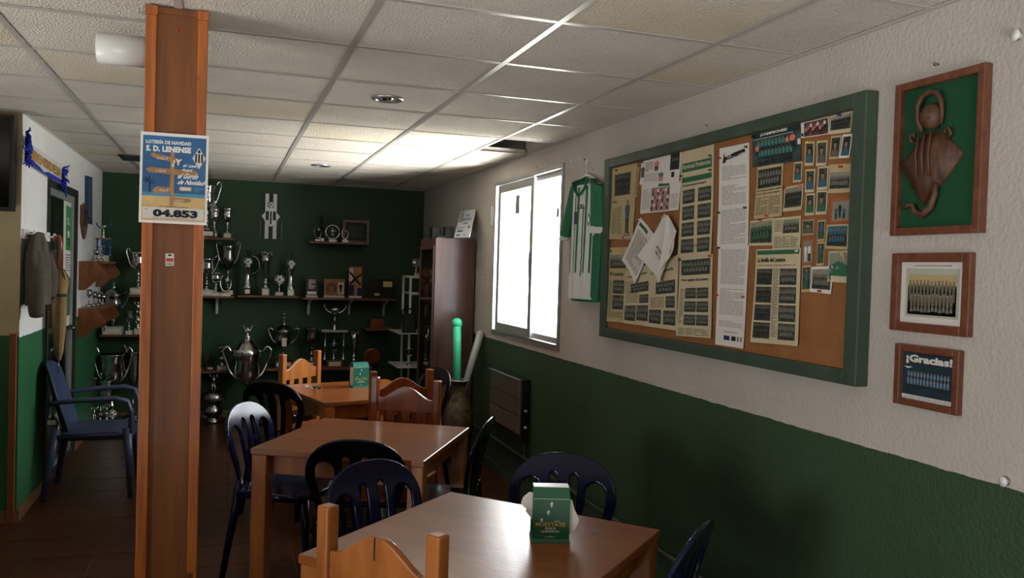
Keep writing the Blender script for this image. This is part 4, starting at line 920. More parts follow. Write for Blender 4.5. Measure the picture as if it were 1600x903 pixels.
for k in range(5):
    a = -1.2 + k * .65; R_ = Matrix.Rotation(a, 3, 'Z'); b = MB(); P0 = R_ @ Vector((.03, 0, 0))
    b.tube([R_ @ Vector((.022, 0, .002 + .002 * k)), R_ @ Vector((.045, 0, .002 + .002 * k))], .012, M_CHROME, 10, flat=(1, .18)); b.tube([R_ @ Vector((.04, 0, .002 + .002 * k)), R_ @ Vector((.08, 0, .002))], .004, M_CHROME, 6, flat=(1, .4)); b.build('key', K_)
MB().box(.02, .065, -.06, -.02, 0, .010, M_BLACK).build('key_fob', K_, .002)

# ---------------------------------------------------------------- back right: cabinet, vase, rack
CX0, CX1, CY0, CY1, CZ = 1.655, 2.0, 6.75, 7.31, 1.825
CB = thing('display_cabinet', 'tall dark wood display cabinet with glass doors against the right wall', 'cabinet', (CX0, CY0, 0)); a, bq = CX1 - CX0, CY1 - CY0
MB().box(0, a, 0, .018, 0, CZ, M_CAB).build('side_panel', CB, .001); MB().box(0, a, bq - .018, bq, 0, CZ, M_CAB).build('side_panel', CB, .001)
MB().box(a - .01, a, .018, bq - .018, 0, CZ, M_CAB).build('back_panel', CB); MB().box(0, a, .018, bq - .018, CZ - .06, CZ, M_CAB).build('top_panel', CB); MB().box(0, a, .018, bq - .018, 0, .08, M_CAB).build('plinth', CB)
csh = [.42, .72, 1.05, 1.38]
for z in csh: MB().box(.03, a - .01, .018, bq - .018, z - .012, z, M_SHELF).build('shelf', CB)
dr = MB(); yframe(dr, .02, bq - .02, .09, CZ - .065, .03, -.012, .004, M_CAB); dr = dr.build('door', CB)
MB().box(-.006, -.003, .05, bq - .05, .12, CZ - .095, M_CGLASS).build('door_glass', dr)
MB().tube([(-.012, .06, .95), (-.03, .06, .95), (-.03, .06, 1.05), (-.012, .06, 1.05)], .004, M_CHROME, 6).build('door_handle', dr)
s = Sheet((0, 0, 0), (1, 0, 0), (1, 0, -1), (0, 0, -1), (0, -1, 0))
# presentation cheque leaning on the wall
tl, tr, br, bl = Vector((1.93, 7.20, 2.075)), Vector((2.0, 6.62, 2.075)), Vector((1.90, 6.76, CZ + .001)), Vector((1.78, 7.28, CZ + .001))
tl = at(720, 330, X=1.96); tr = at(753, 328, X=1.985); br = at(745, 373, X=1.90); bl = at(709, 372, X=1.80)
br.z = CZ + .003; bl.z = CZ + .003; tr = tl + (br - bl); tr.x = min(tr.x, 1.995)
br = bl + (tr - tl)
n = (bl - tl).cross(tr - tl).normalized();
if n.dot(CAMPOS - tl) < 0: n = -n
s = Sheet(tl, tr, br, bl, n, 0, 4); s.base(mat('cheque card', (190, 196, 206), .7), .008); s.rect(.06, .55, .3, .95, M_INKL, .001); s.text('CHEQUE', .45, .74, .7, .84, M_NAVYC, .03); s.text('SOLIDARIO 300 €', .25, .6, .9, .7, M_NAVYC, .03); s.text('Sociedad', .4, .47, .7, .55, M_NAVYC, .02)
s.lines(.1, .2, .6, .4, M_INK, .02); s.rect(.12, .06, .4, .1, M_INKD, .001); s.rect(.6, .06, .72, .1, M_INK, .001); s.rect(.78, .3, .9, .4, M_INK, .001); s.rect(.12, .2, .5, .24, M_INKD, .001)
s.done('presentation_cheque', 'large pale presentation cheque leaning on the wall on top of the cabinet', 'cheque')
p = at(678, 366, X=1.72); T = MB().box(1.70, 1.78, 7.08, 7.18, CZ, CZ + .105, M_BLACK); tag(T.build('black_box', None, .004), 'small black box at the far edge of the cabinet top', 'box')
T = MB().box(1.69, 1.76, 6.84, 6.92, CZ, CZ + .02, M_BLACK); tag(T.build('remote_control', None, .003), 'low black object on the cabinet top', 'remote')
T = MB().box(1.79, 1.87, 6.98, 7.06, CZ, CZ + .11, M_BLACK); tag(T.build('black_box', None, .004), 'small black box behind the presentation cheque', 'box')

# floor vase with plastic horns
V = thing('floor_vase', 'tall brown crackle-glazed floor vase holding plastic sticks', 'vase', (1.80, 6.42, 0))
MB().lathe([(.0001, .0), (.075, .0), (.08, .02), (.105, .15), (.12, .30), (.115, .40), (.085, .48), (.058, .54), (.052, .60), (.06, .655), (.078, .672), (.072, .672), (.045, .60), (.045, .5), (.0001, .3)], M_VASE, seg=32).build('vase_body', V)
MB().tube([(.076 * math.cos(a), .076 * math.sin(a), .672) for a in np.linspace(0, 2 * PI, 25)], .005, M_WBASE, 6).build('vase_rim', V)
def stick(name, label, p0, p1, r, m, ball):
    p0 = Vector(p0); p1 = Vector(p1); b = MB().tube([p0, p0 * .3 + p1 * .7, p1], [r * .8, r, r], m, 14)
    o = b.build(name); tag(o, label, 'noisemaker'); MB().ball(p1, r * (1.3 if ball else 1.02), m, 16, 10).build('rounded_tip', o)
e = at(714, 505, Y=6.5); stick('plastic_stick', 'mint green plastic supporter stick with a ball tip in the vase', (1.787, 6.42, .50), (e.x, e.y, e.z), .034, M_FOAMG, True)
e = at(753, 522, Y=6.46); stick('plastic_stick', 'pale grey plastic stick leaning right out of the vase', (1.812, 6.41, .50), (min(e.x, 1.978), e.y, e.z), .030, M_FOAMW, False)

RK = thing('pipe_rack', 'white plastic pipe rack left of the display cabinet', 'rack', (1.72, 8.0, 0))
def rk(a, b_, r=.012, nm='rack_pipe'): MB().tube([a, b_], r, M_WPLAST, 8).build(nm, RK)
for y in (0, .35): rk((0, y, 0), (0, y, 1.475)) if y == 0 else rk((.0, y, 0), (0, y, 1.475))
rk((.17, 0, 0), (.17, 0, 1.475)); rk((0, 0, 1.475), (.17, 0, 1.475)); rk((0, 0, 1.31), (.17, 0, 1.31)); rk((0, 0, 1.475), (0, .35, 1.475)); rk((0, .35, 1.31), (.17, 0, 1.31))
for z, nm in ((.93, 'rack_shelf'), (.60, 'rack_shelf')): MB().box(-.13, .2, -.1, .4, z - .012, z, M_WPLAST).build(nm, RK, .003)
FR = thing('leaning_picture', 'dark framed picture leaning on the pipe rack', 'frame', (1.70, 7.93, .93)); FR.rotation_euler = (-.18, 0, .15)
yf = MB(); yf.box(-.06, .06, -.006, .006, 0, .19, M_PHOTOD).build('picture', FR)
for a_ in ((-.07, -.055, 0, .2), (.055, .07, 0, .2)): MB().box(a_[0], a_[1], -.01, .01, a_[2], a_[3], M_BLACK).build('frame_rail', FR, .002)
MB().tube([(.066 * math.cos(t), 0, .2 + .04 * math.sin(t)) for t in np.linspace(0, PI, 9)], .008, M_BLACK, 6).build('frame_arch', FR)

# ---------------------------------------------------------------- shelves on the walls
def shelf(label, x0, x1, z, y0=8.52, br=(), th=.02):
    T = thing('wall_shelf', label, 'shelf', ((x0 + x1) / 2, YB, z)); c = (x0 + x1) / 2
    MB().box(x0 - c, x1 - c, y0 - YB, 0, -th, 0, M_SHELF).build('shelf_board', T, .002)
    for x in br: MB().prism([(-.005, -th), (-.22, -th), (-.22, -th - .012), (-.05, -th - .06), (-.02, -th - .16), (-.005, -th - .17)], x - c - .012, x - c + .012, M_WPLAST, lambda p, q, d: (d, p, q)).build('shelf_bracket', T)
    return T
ZS1 = at(340, 371, Y=8.52).z; ZS2 = at(340, 463, Y=8.52).z; ZS3 = at(420, 462, Y=8.52).z; ZS4 = at(540, 466, Y=8.52).z; ZS5 = at(520, 378, Y=8.52).z; ZS6 = at(330, 580, Y=8.52).z; ZS7 = at(185, 523, Y=8.52).z; ZS8 = at(520, 574, Y=8.52).z
shelf('short upper shelf on the back wall just right of the pillar', -.28, .075, ZS1)
shelf('long middle shelf of cups passing behind the pillar', -.87, .085, ZS2, br=(-.075, -.6))
shelf('brown shelf with five tall trophies in the middle of the back wall', .115, .70, ZS3)
shelf('right middle shelf holding plaques and pictures', .736, 1.69, ZS4, br=(.818, 1.235, 1.60))
shelf('high shelf at the right with glass trophies and a brown frame', .786, 1.385, ZS5)
shelf('low shelf right of the pillar with a small figure trophy', -.30, .05, ZS6)
shelf('low left shelf of cups beside the pillar', -1.10, -.62, ZS7)
shelf('low shelf behind the farthest table with the tiered trophy', .40, 1.45, ZS8, th=.03)
for z, lab in ((1.54, 'upper shelf on the left wall with a wavy brown end panel'), (1.155, 'lower shelf on the left wall with a wavy brown end panel')):
    T = thing('corner_shelf', lab, 'shelf', (XL, 7.55, z))
    MB().box(0, .17, 0, .95, -.02, 0, M_BRKT).build('shelf_board', T, .002)
    pr = [(.0, 0), (.13, 0), (.15, -.03), (.19, -.08), (.205, -.11), (.17, -.15), (.12, -.165), (.09, -.2), (.05, -.235), (0, -.24)]
    MB().prism(pr, -.018, 0, M_BRKT).build('end_panel', T, .002); MB().prism(pr, .932, .95, M_BRKT).build('end_panel', T, .002)
    for x in (.05, .10): MB().ball((x, -.019, -.035), .006, M_BLACK).build('screw_cap', T)

# ---------------------------------------------------------------- trophies
def arc(pts, n=6):
    """smooth polyline through points (Catmull-Rom)"""
    P = [Vector(p) for p in pts]; P = [P[0]] + P + [P[-1]]; out = []
    for i in range(1, len(P) - 2):
        for k in range(n):
            t = k / n; a, b_, c_, d_ = P[i - 1], P[i], P[i + 1], P[i + 2]
            out.append(.5 * ((2 * b_) + (c_ - a) * t + (2 * a - 5 * b_ + 4 * c_ - d_) * t * t + (3 * b_ - a - 3 * c_ + d_) * t ** 3))
    out.append(P[-2]); return out
def figurine(b, z, h, m, pose='up'):
    k = h; b.tube([(-.09 * k, 0, z), (-.07 * k, 0, z + .22 * k), (-.03 * k, 0, z + .45 * k)], [.03 * k, .045 * k, .06 * k], m, 7)
    b.tube([(.14 * k, 0, z + .02 * k), (.1 * k, -.03 * k, z + .22 * k), (.03 * k, 0, z + .45 * k)], [.03 * k, .045 * k, .06 * k], m, 7)
    b.tube([(0, 0, z + .42 * k), (0, 0, z + .55 * k), (0, 0, z + .72 * k), (0, 0, z + .78 * k)], [.07 * k, .065 * k, .1 * k, .04 * k], m, 8); b.ball((0, 0, z + .86 * k), .065 * k, m, 8, 6)
    for sx in (-1, 1):
        if pose == 'up': b.tube([(sx * .09 * k, 0, z + .72 * k), (sx * .2 * k, 0, z + .82 * k), (sx * .16 * k, 0, z + 1.0 * k)], [.035 * k, .03 * k, .022 * k], m, 6)
        else: b.tube([(sx * .09 * k, 0, z + .72 * k), (sx * .2 * k, 0, z + .6 * k), (sx * .28 * k, -.05 * k, z + .68 * k)], [.035 * k, .03 * k, .022 * k], m, 6)
def soccer(b, c, r):
    b.ball(c, r, M_WHITE, 14, 10)
    for dx, dz in ((0, 0), (-.6, .45), (.6, .45), (-.6, -.5), (.6, -.5), (0, .85)):
        q = math.sqrt(max(0, 1 - dx * dx - dz * dz)); n = Vector((dx, -q, dz)).normalized(); u = n.cross(Vector((0, 0, 1))); u = u.normalized() if u.length > .1 else Vector((1, 0, 0)); v = n.cross(u); C0 = Vector(c) + n * r * .99
        b.add([C0 + n * r * .02 + (u * math.cos(t) + v * math.sin(t)) * r * .26 for t in [i * 2 * PI / 5 for i in range(5)]], [(0, 1, 2, 3, 4)], M_BLACK)
METALS = {'c': M_CHROME, 'g': M_GOLD, 'p': M_PEWTER, 'k': M_BLACK, 'b': mat('blue enamel', (40, 90, 170), .25, .4), 'w': M_WHITE}
def trophy(kind, px, top, Y, z, wpx, label, me='c', base='d', handles=False, lid=False, name=None, cat='trophy', fig=False, X=None, rz=0):
    """px, top: photo position of the axis and of the highest point; z: height of what it stands on"""
    p = at(px, top, Y=Y); x = p.x if X is None else X; h = p.z - z; dep = .9445 * Y + .3276 * x; w = wpx * dep / FPX
    T = thing(name or {'cup': 'trophy_cup', 'fig': 'figure_trophy', 'ball': 'football_trophy', 'column': 'column_trophy', 'tier': 'tiered_trophy', 'flute': 'fluted_trophy', 'horn': 'crescent_trophy', 'ring': 'ring_trophy'}[kind], label, cat, (x, Y, z), rz)
    m = METALS[me]; bm_ = {'d': M_BASE, 'w': M_WBASE, 'n': M_SHELF}[base]; bh = min(.16 * h, .07); bw = max(.3 * w, .018)
    if kind in ('horn', 'ball', 'ring'): bh = .15 * h; bw = .36 * w
    MB().box(-bw, bw, -bw, bw, 0, bh, bm_).build('base', T, .002)
    MB().box(-bw * .75, bw * .75, -bw - .0015, -bw, bh * .2, bh * .8, M_PLATE).build('name_plate', T)
    H = h - bh; R = w / 2
    if kind == 'cup':
        cw = R * (.62 if handles else .95); hb = H * (.70 if lid else 1.0) if not fig else H * .62
        pf = [(.0001, 0), (.5, 0), (.52, .02), (.2, .06), (.12, .13), (.26, .18), (.28, .2), (.12, .24), (.10, .34), (.2, .37), (.12, .4), (.2, .45), (.55, .52), (.82, .63), (.86, .74), (.8, .84), (.86, .93), (1.0, .99), (.98, 1.0), (.8, .9), (.0001, .86)]
        MB().lathe([(r * cw, bh + q * hb) for r, q in pf[:12]], m, seg=18).build('stem', T)
        MB().lathe([(r * cw, bh + q * hb) for r, q in pf[11:]], m, seg=22, flute=.025 if not lid else 0).build('bowl', T)
        if lid:
            z0 = bh + hb; hl = H - hb - (H * .08 if fig else 0)
            MB().lathe([(cw * r, z0 + hl * q) for r, q in ((.98, 0), (1.0, .04), (.8, .16), (.6, .34), (.5, .4), (.3, .48), (.2, .56), (.28, .62), (.12, .68), (.08, .8), (.16, .88), (.08, .96), (.0001, 1.0))], m, seg=20).build('lid', T)
        if fig: b = MB(); figurine(b, bh + hb * (1.0 if not lid else 1.0) + (0 if not lid else 0), H - hb, m); b.build('figurine', T) if not lid else None
        if handles:
            for sx in (-1, 1):
                z1 = bh + hb
                pts = arc([(sx * cw * .5, 0, z1 - hb * .46), (sx * cw * 1.05, 0, z1 - hb * .34), (sx * R * .88, 0, z1 - hb * .12), (sx * R * .97, 0, z1 + hb * .03), (sx * R * .80, 0, z1 + hb * .1), (sx * R * .66, 0, z1 + hb * .02)], 5)
                MB().tube(pts, [max(.0035, R * .055)] * len(pts), m, 7).build('handle', T)
    elif kind == 'fig':
        MB().lathe([(R * r, bh + H * q) for r, q in ((.0001, 0), (.55, 0), (.5, .05), (.3, .1), (.25, .2), (.5, .27), (.55, .33), (.3, .4), (.2, .45), (.0001, .46))], m, seg=16).build('stem', T)
        b = MB(); figurine(b, bh + H * .44, H * .56, m, 'up' if me != 'p' else 'side'); b.build('figurine', T)
    elif kind == 'globe':
        pass
    elif kind == 'ball':
        MB().lathe([(R * r, bh + H * q) for r, q in ((.4, 0), (.15, .1), (.1, .3), (.3, .42), (.0001, .45))], m, seg=14).build('stem', T)
        b = MB(); soccer(b, (0, 0, bh + H * .42 + R * .88), R * .88); b.build('football', T)
    elif kind == 'column':
        MB().lathe([(R * r, bh + H * q) for r, q in ((.8, 0), (.82, .04), (.55, .08), (.45, .3), (.5, .5), (.75, .53), (.75, .56), (.0001, .57))], m, seg=18, flute=.05).build('column', T)
        b = MB(); soccer(b, (0, 0, bh + H * .66), R * .8); b.build('football', T)
        b = MB(); figurine(b, bh + H * .72, H * .28, METALS['k']); b.build('figurine', T)
    elif kind == 'flute':
        MB().lathe([(R * r, bh + H * q) for r, q in ((.0001, 0), (.55, 0), (.5, .04), (.2, .08), (.4, .13), (.42, .16), (.18, .2), (.35, .3), (.5, .5), (.75, .75), (1.0, .92), (.9, .92), (.6, .7), (.0001, .5))], m, seg=20, flute=.08).build('flute', T)
        b = MB()
        for k in range(5): a_ = k * 2 * PI / 5; b.tube(arc([(R * .8 * math.cos(a_), R * .8 * math.sin(a_), bh + H * .88), (R * .95 * math.cos(a_), R * .95 * math.sin(a_), bh + H * .95), (R * .7 * math.cos(a_ + .5), R * .7 * math.sin(a_ + .5), bh + H)], 3), R * .12, m, 6)
        b.build('crown', T)
    elif kind == 'horn':
        b = MB(); n = 18; cz = bh + H * .48
        pts = [(R * .72 * math.cos(t), 0, cz + H * .43 * math.sin(t)) for t in np.linspace(PI * .62, PI * 2.15, n)]
        b.tube(pts, [R * (.08 + .26 * math.sin(PI * i / (n - 1))) for i in range(n)], m, 8, flat=(1, .5)); b.build('crescent', T); b = MB(); soccer(b, (R * .2, 0, cz + H * .16), R * .26); b.build('football', T)
    elif kind == 'ring':
        b = MB(); cz = bh + H * .5; b.tube([(H * .46 * math.cos(t), 0, cz + H * .46 * math.sin(t)) for t in np.linspace(0, 2 * PI, 25)], H * .035, m, 7); b.build('ring', T)
        b = MB(); figurine(b, cz - H * .4, H * .75, m, 'side'); b.build('figurine', T)
    elif kind == 'tier':
        z1 = bh; zt = bh + H * .50; b = MB()
        for i, dx in enumerate((-.72, .72, -.0)): MB().lathe([(max(.012, R * .09) * r, z1 + (zt - z1) * q) for r, q in ((1.3, 0), (1.3, .05), (.6, .1), (.6, .45), (1.5, .5), (.6, .55), (.6, .92), (1.3, .97), (1.3, 1))], m if i < 2 else METALS[me], (dx * R, 0 if i < 2 else .03, 0), 10).build('column', T)
        MB().box(-R, R, -R * .35, R * .5, zt, zt + H * .035, M_WBASE if base != 'w' else M_GOLD).build('tier_plate', T, .002)
        zc = zt + H * .035; hc = H * .465; cw = R * .42
        MB().lathe([(cw * r, zc + hc * q) for r, q in ((.4, 0), (.3, .15), (.14, .3), (.3, .36), (.12, .45), (.12, .58), (.3, .62), (.7, .7), (1, .84), (.95, .84), (.0001, .7))], METALS['c'], seg=16).build('cup', T)
        for sx in (-1, 1):
            pts = arc([(sx * cw * .6, 0, zc + hc * .66), (sx * cw * 1.3, 0, zc + hc * .72), (sx * R * .82, 0, zc + hc * .88), (sx * R * .78, 0, zc + hc)], 4); MB().tube(pts, max(.005, R * .055), m, 7).build('handle', T)
        b.tube([(R * .3 * math.cos(t), -.01, z1 + (zt - z1) * .45 + R * .3 * math.sin(t)) for t in np.linspace(.6, 5.7, 14)], R * .06, M_PEWTER, 6); b.build('emblem', T)
    return T
Yt = 8.63
trophy('cup', 325, 290, Yt, ZS1, 40, 'handled silver cup on the short upper shelf, partly behind the pillar poster', handles=True)
trophy('cup', 336, 313, 8.60, ZS1, 16, 'slim lidded gold and silver cup on the short upper shelf', 'c', lid=True)
trophy('cup', 356, 326, Yt, ZS1, 18, 'silver goblet at the right end of the short upper shelf', 'c', 'w')
trophy('cup', 324, 404, 8.60, ZS2, 36, 'silver cup with big curled handle touching the pillar edge, middle shelf', handles=True, base='w')
trophy('cup', 338, 426, 8.57, ZS2, 20, 'small reddish bowled goblet on the middle shelf', 'c', 'w')
trophy('horn', 353, 426, 8.58, ZS2, 22, 'silver crescent trophy with a tiny football, middle shelf', 'c', 'w')
trophy('cup', 357, 384, 8.72, ZS2, 36, 'tall dark cup with pale wing handles at the middle shelf end', 'p', handles=True)
t = trophy('column', 388, 388, Yt, ZS3, 16, 'footballer and ball trophy inside a thin hoop, leftmost of five', 'c')
MB().tube([(.075 * math.cos(a) + .035, .01, .30 + .09 * math.sin(a)) for a in np.linspace(-1.6, 1.6, 15)], .003, M_CHROME, 6).build('hoop', t)
trophy('flute', 416, 394, Yt, ZS3, 18, 'fluted tulip shaped trophy, second of the five tall ones', 'c', 'w')
trophy('ball', 437, 427, Yt, ZS3, 17, 'short football on a stem, smallest on the five trophy shelf', 'c', 'w')
trophy('column', 455.5, 392, Yt, ZS3, 16, 'column trophy with football and dark figure, rightmost of five', 'c', 'w')
# right middle shelf: plaques
def at2(px, Y): return at(px, 460, Y=Y).x
def plaque(name, label, cat, pxa, pxb, top, z, Y, m, mf, prints=None, base=None, t=.02, frame=0):
    x0 = at2(pxa, Y); x1 = at2(pxb, Y); zt = at((pxa + pxb) / 2, top, Y=Y).z; c = (x0 + x1) / 2; T = thing(name, label, cat, (c, Y, z)); h = zt - z; hx_ = (x1 - x0) / 2; z0 = 0
    if base: MB().box(-hx_, hx_, -t * 1.4, t * 1.4, 0, .022, base).build('base', T, .002); z0 = .022
    MB().box(-hx_, hx_, -t / 2, t / 2, z0, h, m).build('panel', T, .002)
    if frame:
        for a_ in ((-hx_, -hx_ + frame, z0, h), (hx_ - frame, hx_, z0, h), (-hx_ + frame, hx_ - frame, h - frame, h), (-hx_ + frame, hx_ - frame, z0, z0 + frame)): MB().box(a_[0], a_[1], -t / 2 - .008, -t / 2, a_[2], a_[3], m).build('frame_rail', T, .001)
    s = Sheet((-hx_ + frame, -t / 2 - .001, h - frame), (hx_ - frame, -t / 2 - .001, h - frame), (hx_ - frame, -t / 2 - .001, z0 + frame), (-hx_ + frame, -t / 2 - .001, z0 + frame), (0, -1, 0), 0, 1); s.base(mf, .0008)
    if prints: prints(s)
    s.b.build('front_plate', T); return T
plaque('engraved_plaque', 'black engraved plaque on a white base, left on the right middle shelf', 'plaque', 478, 496, 433, ZS4, 8.62, M_BLACK, M_BLACK, lambda s: (s.lines(.2, .3, .8, .9, M_PLATE, .014), s.rect(.1, .05, .9, .2, M_PLATE)), M_WBASE)
plaque('wood_plaque', 'orange wooden plaque with an arch and a small figure panel', 'plaque', 506, 538, 436, ZS4, 8.62, M_PINE, M_PINE, lambda s: (s.poly([(.1, .2), (.6, .2), (.6, .55), (.48, .75), (.35, .8), (.2, .75), (.1, .55)], M_SHELF), s.poly([(.25, .2), (.48, .2), (.48, .5), (.36, .6), (.25, .5)], M_PINE, .001), s.rect(.68, .1, .95, .8, M_PAPER), s.fig(.81, .15, .6, .2, M_INKD, M_INKD, d=.001)), M_WBASE)
plaque('painted_tile', 'tall orange panel crossed by a dark X figure on the right middle shelf', 'plaque', 544.5, 564.5, 417, ZS4, 8.62, M_ORANGE, mat('faded orange', (176, 120, 80), .6), lambda s: (s.rect(0, 0, .42, .38, M_NAVYC), s.rect(.65, 0, 1, .28, M_NAVYC), s.rect(0, .5, .3, .95, M_PAPER), s.poly([(.02, .78), (.05, .86), (.5, .65), (.95, .78), (.98, .7), (.6, .6), (.95, .4), (.9, .34), (.5, .52), (.1, .38), (.05, .44), (.4, .6)], M_INKD, .001), s.poly([(.5 + .09 * math.cos(k * PI / 3), .78 + .04 * math.sin(k * PI / 3)) for k in range(6)], M_PINR, .001)), M_PLATE)
plaque('open_case', 'wide black presentation case with yellow labels, right on the middle shelf', 'case', 576, 615, 435, ZS4, 8.64, M_BLACK, M_BLACK, lambda s: (s.rect(.56, .58, .92, .86, mat('label yellow', (206, 192, 120), .7)), s.rect(.22, .14, .42, .26, mat('label yellow', (206, 192, 120), .7))), None, .03)
plaque('standing_picture', 'brown framed picture standing at the right of the high shelf', 'frame', 533, 574, 344, ZS5, 8.68, M_FRW, M_PHOTOD, lambda s: s.lines(.15, .2, .85, .85, M_INK, .015), None, .02, .025)
trophy('ring', 520, 351, 8.60, ZS5, 17, 'ring trophy with a small player inside, middle of the high shelf', 'c', 'w')
trophy('horn', 539.5, 353, 8.58, ZS5, 13, 'small arched glassy trophy before the brown frame', 'c', 'w')
trophy('horn', 497, 350, 8.60, ZS5, 15, 'glassy trophy on a brown block at the left of the high shelf', 'p', 'n')
trophy('fig', 503, 334, 8.70, ZS5, 16, 'dark figure trophy standing behind the glassy ones on the high shelf', 'k', 'd')
trophy('fig', 347.5, 536, 8.62, ZS6, 22, 'small grey player trophy on a white base, low shelf by the pillar', 'p', 'w')
trophy('fig', 329, 546, 8.66, ZS6, 18, 'dark bronze group trophy behind the small player one, low shelf', 'k', 'd')
# floor pieces
T = trophy('cup', 387.5, 511, 8.40, .045, 74, 'largest lidded silver cup with winged top in front of the green wall', 'c', 'd', handles=True, lid=True)
MB().box(-.17, .17, -.17, .17, -.045, 0, M_BLACK).build('pedestal', T, .003)
b = MB()
for sx in (-1, 1): b.tube([(0, 0, .80), (sx * .04, 0, .915), (sx * .06, -.01, .90)], [.01, .012, .004], M_CHROME, 6, flat=(1, .4))
b.build('wings', T)
T = trophy('cup', 444, 498, 8.60, ZS8, 48, 'tall lidded cup topped by a player, behind the pale pine chair', 'p', 'd', handles=True, lid=True)
b = MB(); figurine(b, at(444, 500, Y=8.6).z - ZS8 - .01, .11, M_PEWTER); b.build('figurine', T)
MB().box(-.022, .022, -.088, -.085, at(444, 540, Y=8.6).z - ZS8, at(444, 527, Y=8.6).z - ZS8, M_PLATE).build('shield_plate', T)
T = thing('globe_trophy', 'round silver trophy with a figure raising both arms, on the floor by the pillar', 'trophy', (at(333.6, 600, Y=8.5).x, 8.5, 0))
MB().lathe([(.0001, 0), (.075, 0), (.075, .03), (.06, .04), (.05, .06), (.085, .09), (.09, .13), (.06, .17), (.05, .185), (.1, .21), (.115, .25), (.1, .29), (.04, .315), (.0001, .32)], M_PEWTER, seg=24).build('globe_body', T)
b = MB(); figurine(b, .31, .17, M_PEWTER); b.build('figurine', T)
trophy('cup', 488, 512, 8.58, ZS8, 26, 'wide bowled dark silver cup left of the tiered trophy', 'p', 'd')
trophy('tier', 524, 475, 8.60, ZS8, 40, 'tiered trophy with three columns and a handled cup on top', 'c', 'n')
trophy('flute', 554, 518, 8.60, ZS8, 13, 'tall thin goblet trophy right of the tiered one', 'c', 'd')
trophy('cup', 489, 587, 8.62, .24, 10, 'small cup standing below the low shelf behind the far chair', 'c', 'd')
trophy('cup', 519, 590, 8.62, .24, 10, 'small cup below the low shelf under the tiered trophy', 'p', 'd')
shelf('bottom plank below the tiered trophy shelf', .45, 1.3, .24, th=.03)
T = thing('round_plate', 'dark reddish round plate standing at the right end of the low shelf', 'plate', (at2(584, 8.66), 8.66, ZS8))
MB().lathe([(.0001, -.004), (.05, -.006), (.09, -.014), (.092, -.008), (.05, 0), (.0001, .002)], M_PINED, (0, 0, .094), 28, ax=Matrix.Rotation(-PI / 2 + .2, 3, 'X')).build('plate', T); MB().box(-.03, .03, -.03, .03, 0, .012, M_BLACK).build('stand', T)
T = MB().box(1.42, 1.56, 8.5, 8.68, .93, 1.02, M_PINED); tag(T.build('wooden_box', None, .003), 'small orange brown wooden box on the shelf left of the rack', 'box')
shelf('dark shelf under the wooden box', 1.36, 1.66, .93, 8.45)
trophy('cup', 648, 405, 8.05, 1.488, 18, 'silver bowl trophy on top of the white pipe rack', 'c', 'd', X=1.78)
trophy('cup', 640, 545, 8.0, .60, 12, 'small silver cup on the lower shelf of the pipe rack', 'c', 'd')
# inside the cabinet
for i, (dy, z, tp, me, lab) in enumerate(((.14, 1.38, .16, 'g', 'small gold cup on the top shelf inside the cabinet'), (.22, 1.05, .24, 'c', 'silver handled cup at mid height inside the cabinet'), (.40, 1.05, .2, 'c', 'second silver cup at mid height inside the cabinet, farther from the camera'), (.2, .72, .26, 'b', 'blue cup inside the cabinet below the silver ones'), (.15, .42, .22, 'c', 'silver cup on the lowest visible cabinet shelf, nearer one'), (.38, .42, .2, 'g', 'gold cup on the lowest visible cabinet shelf'))):
    Y = CY0 + dy; X = CX0 + .13; q = Vector((X, Y, z + tp)) - CAMPOS; cc = RC @ q; px = 800 + FPX * cc.x / -cc.z; py = 451.5 - FPX * cc.y / -cc.z
    trophy('cup', px, py, Y, z, 22, lab, me, 'd', handles=i in (1, 4))
# left shelves
trophy('cup', 217, 394, Yt, ZS2, 36, 'shiny cup with a curled left handle at the pillar left edge', 'c', 'w', handles=True)
trophy('cup', 178, 440, Yt, ZS7, 46, 'big lidded dark silver cup with handles on the low left shelf', 'p', 'w', handles=True, lid=True)
trophy('cup', 202, 486, 8.57, ZS7, 16, 'small goblet right of the big lidded cup, low left shelf', 'c', 'w')
trophy('fig', 216, 470, 8.60, ZS7, 16, 'small silver figure trophy against the pillar left edge, low left shelf', 'c', 'w')
trophy('cup', 165, 488, 8.54, ZS7, 12, 'tiny cup in front of the big lidded cup, low left shelf', 'c', 'w')
trophy('tier', 155, 348, 8.25, 1.54, 24, 'white and blue tiered trophy with a bowl on the upper left wall shelf', 'b', 'w', X=-1.045)
trophy('cup', 143, 390, 7.95, 1.54, 10, 'tiny dark cup on the upper left wall shelf, nearer one', 'p', 'd', X=-1.06)
trophy('fig', 148, 384, 8.08, 1.54, 10, 'small figure trophy on the upper left wall shelf before the tiered one', 'c', 'd', X=-1.04)
for i, (px, tp, w_, X, Y, lab) in enumerate(((128, 452, 9, -1.08, 7.72, 'slim dark cup nearest on the lower left wall shelf'), (136, 455, 9, -1.06, 7.86, 'second slim dark cup on the lower left wall shelf'), (144, 458, 12, -1.05, 8.02, 'dark cup with a stout bowl on the lower left wall shelf'), (153, 460, 12, -1.04, 8.24, 'silver specked cup at the far end of the lower left wall shelf'))):
    trophy('cup', px, tp, Y, 1.155, w_, lab, 'p' if i < 3 else 'c', 'd', X=X)
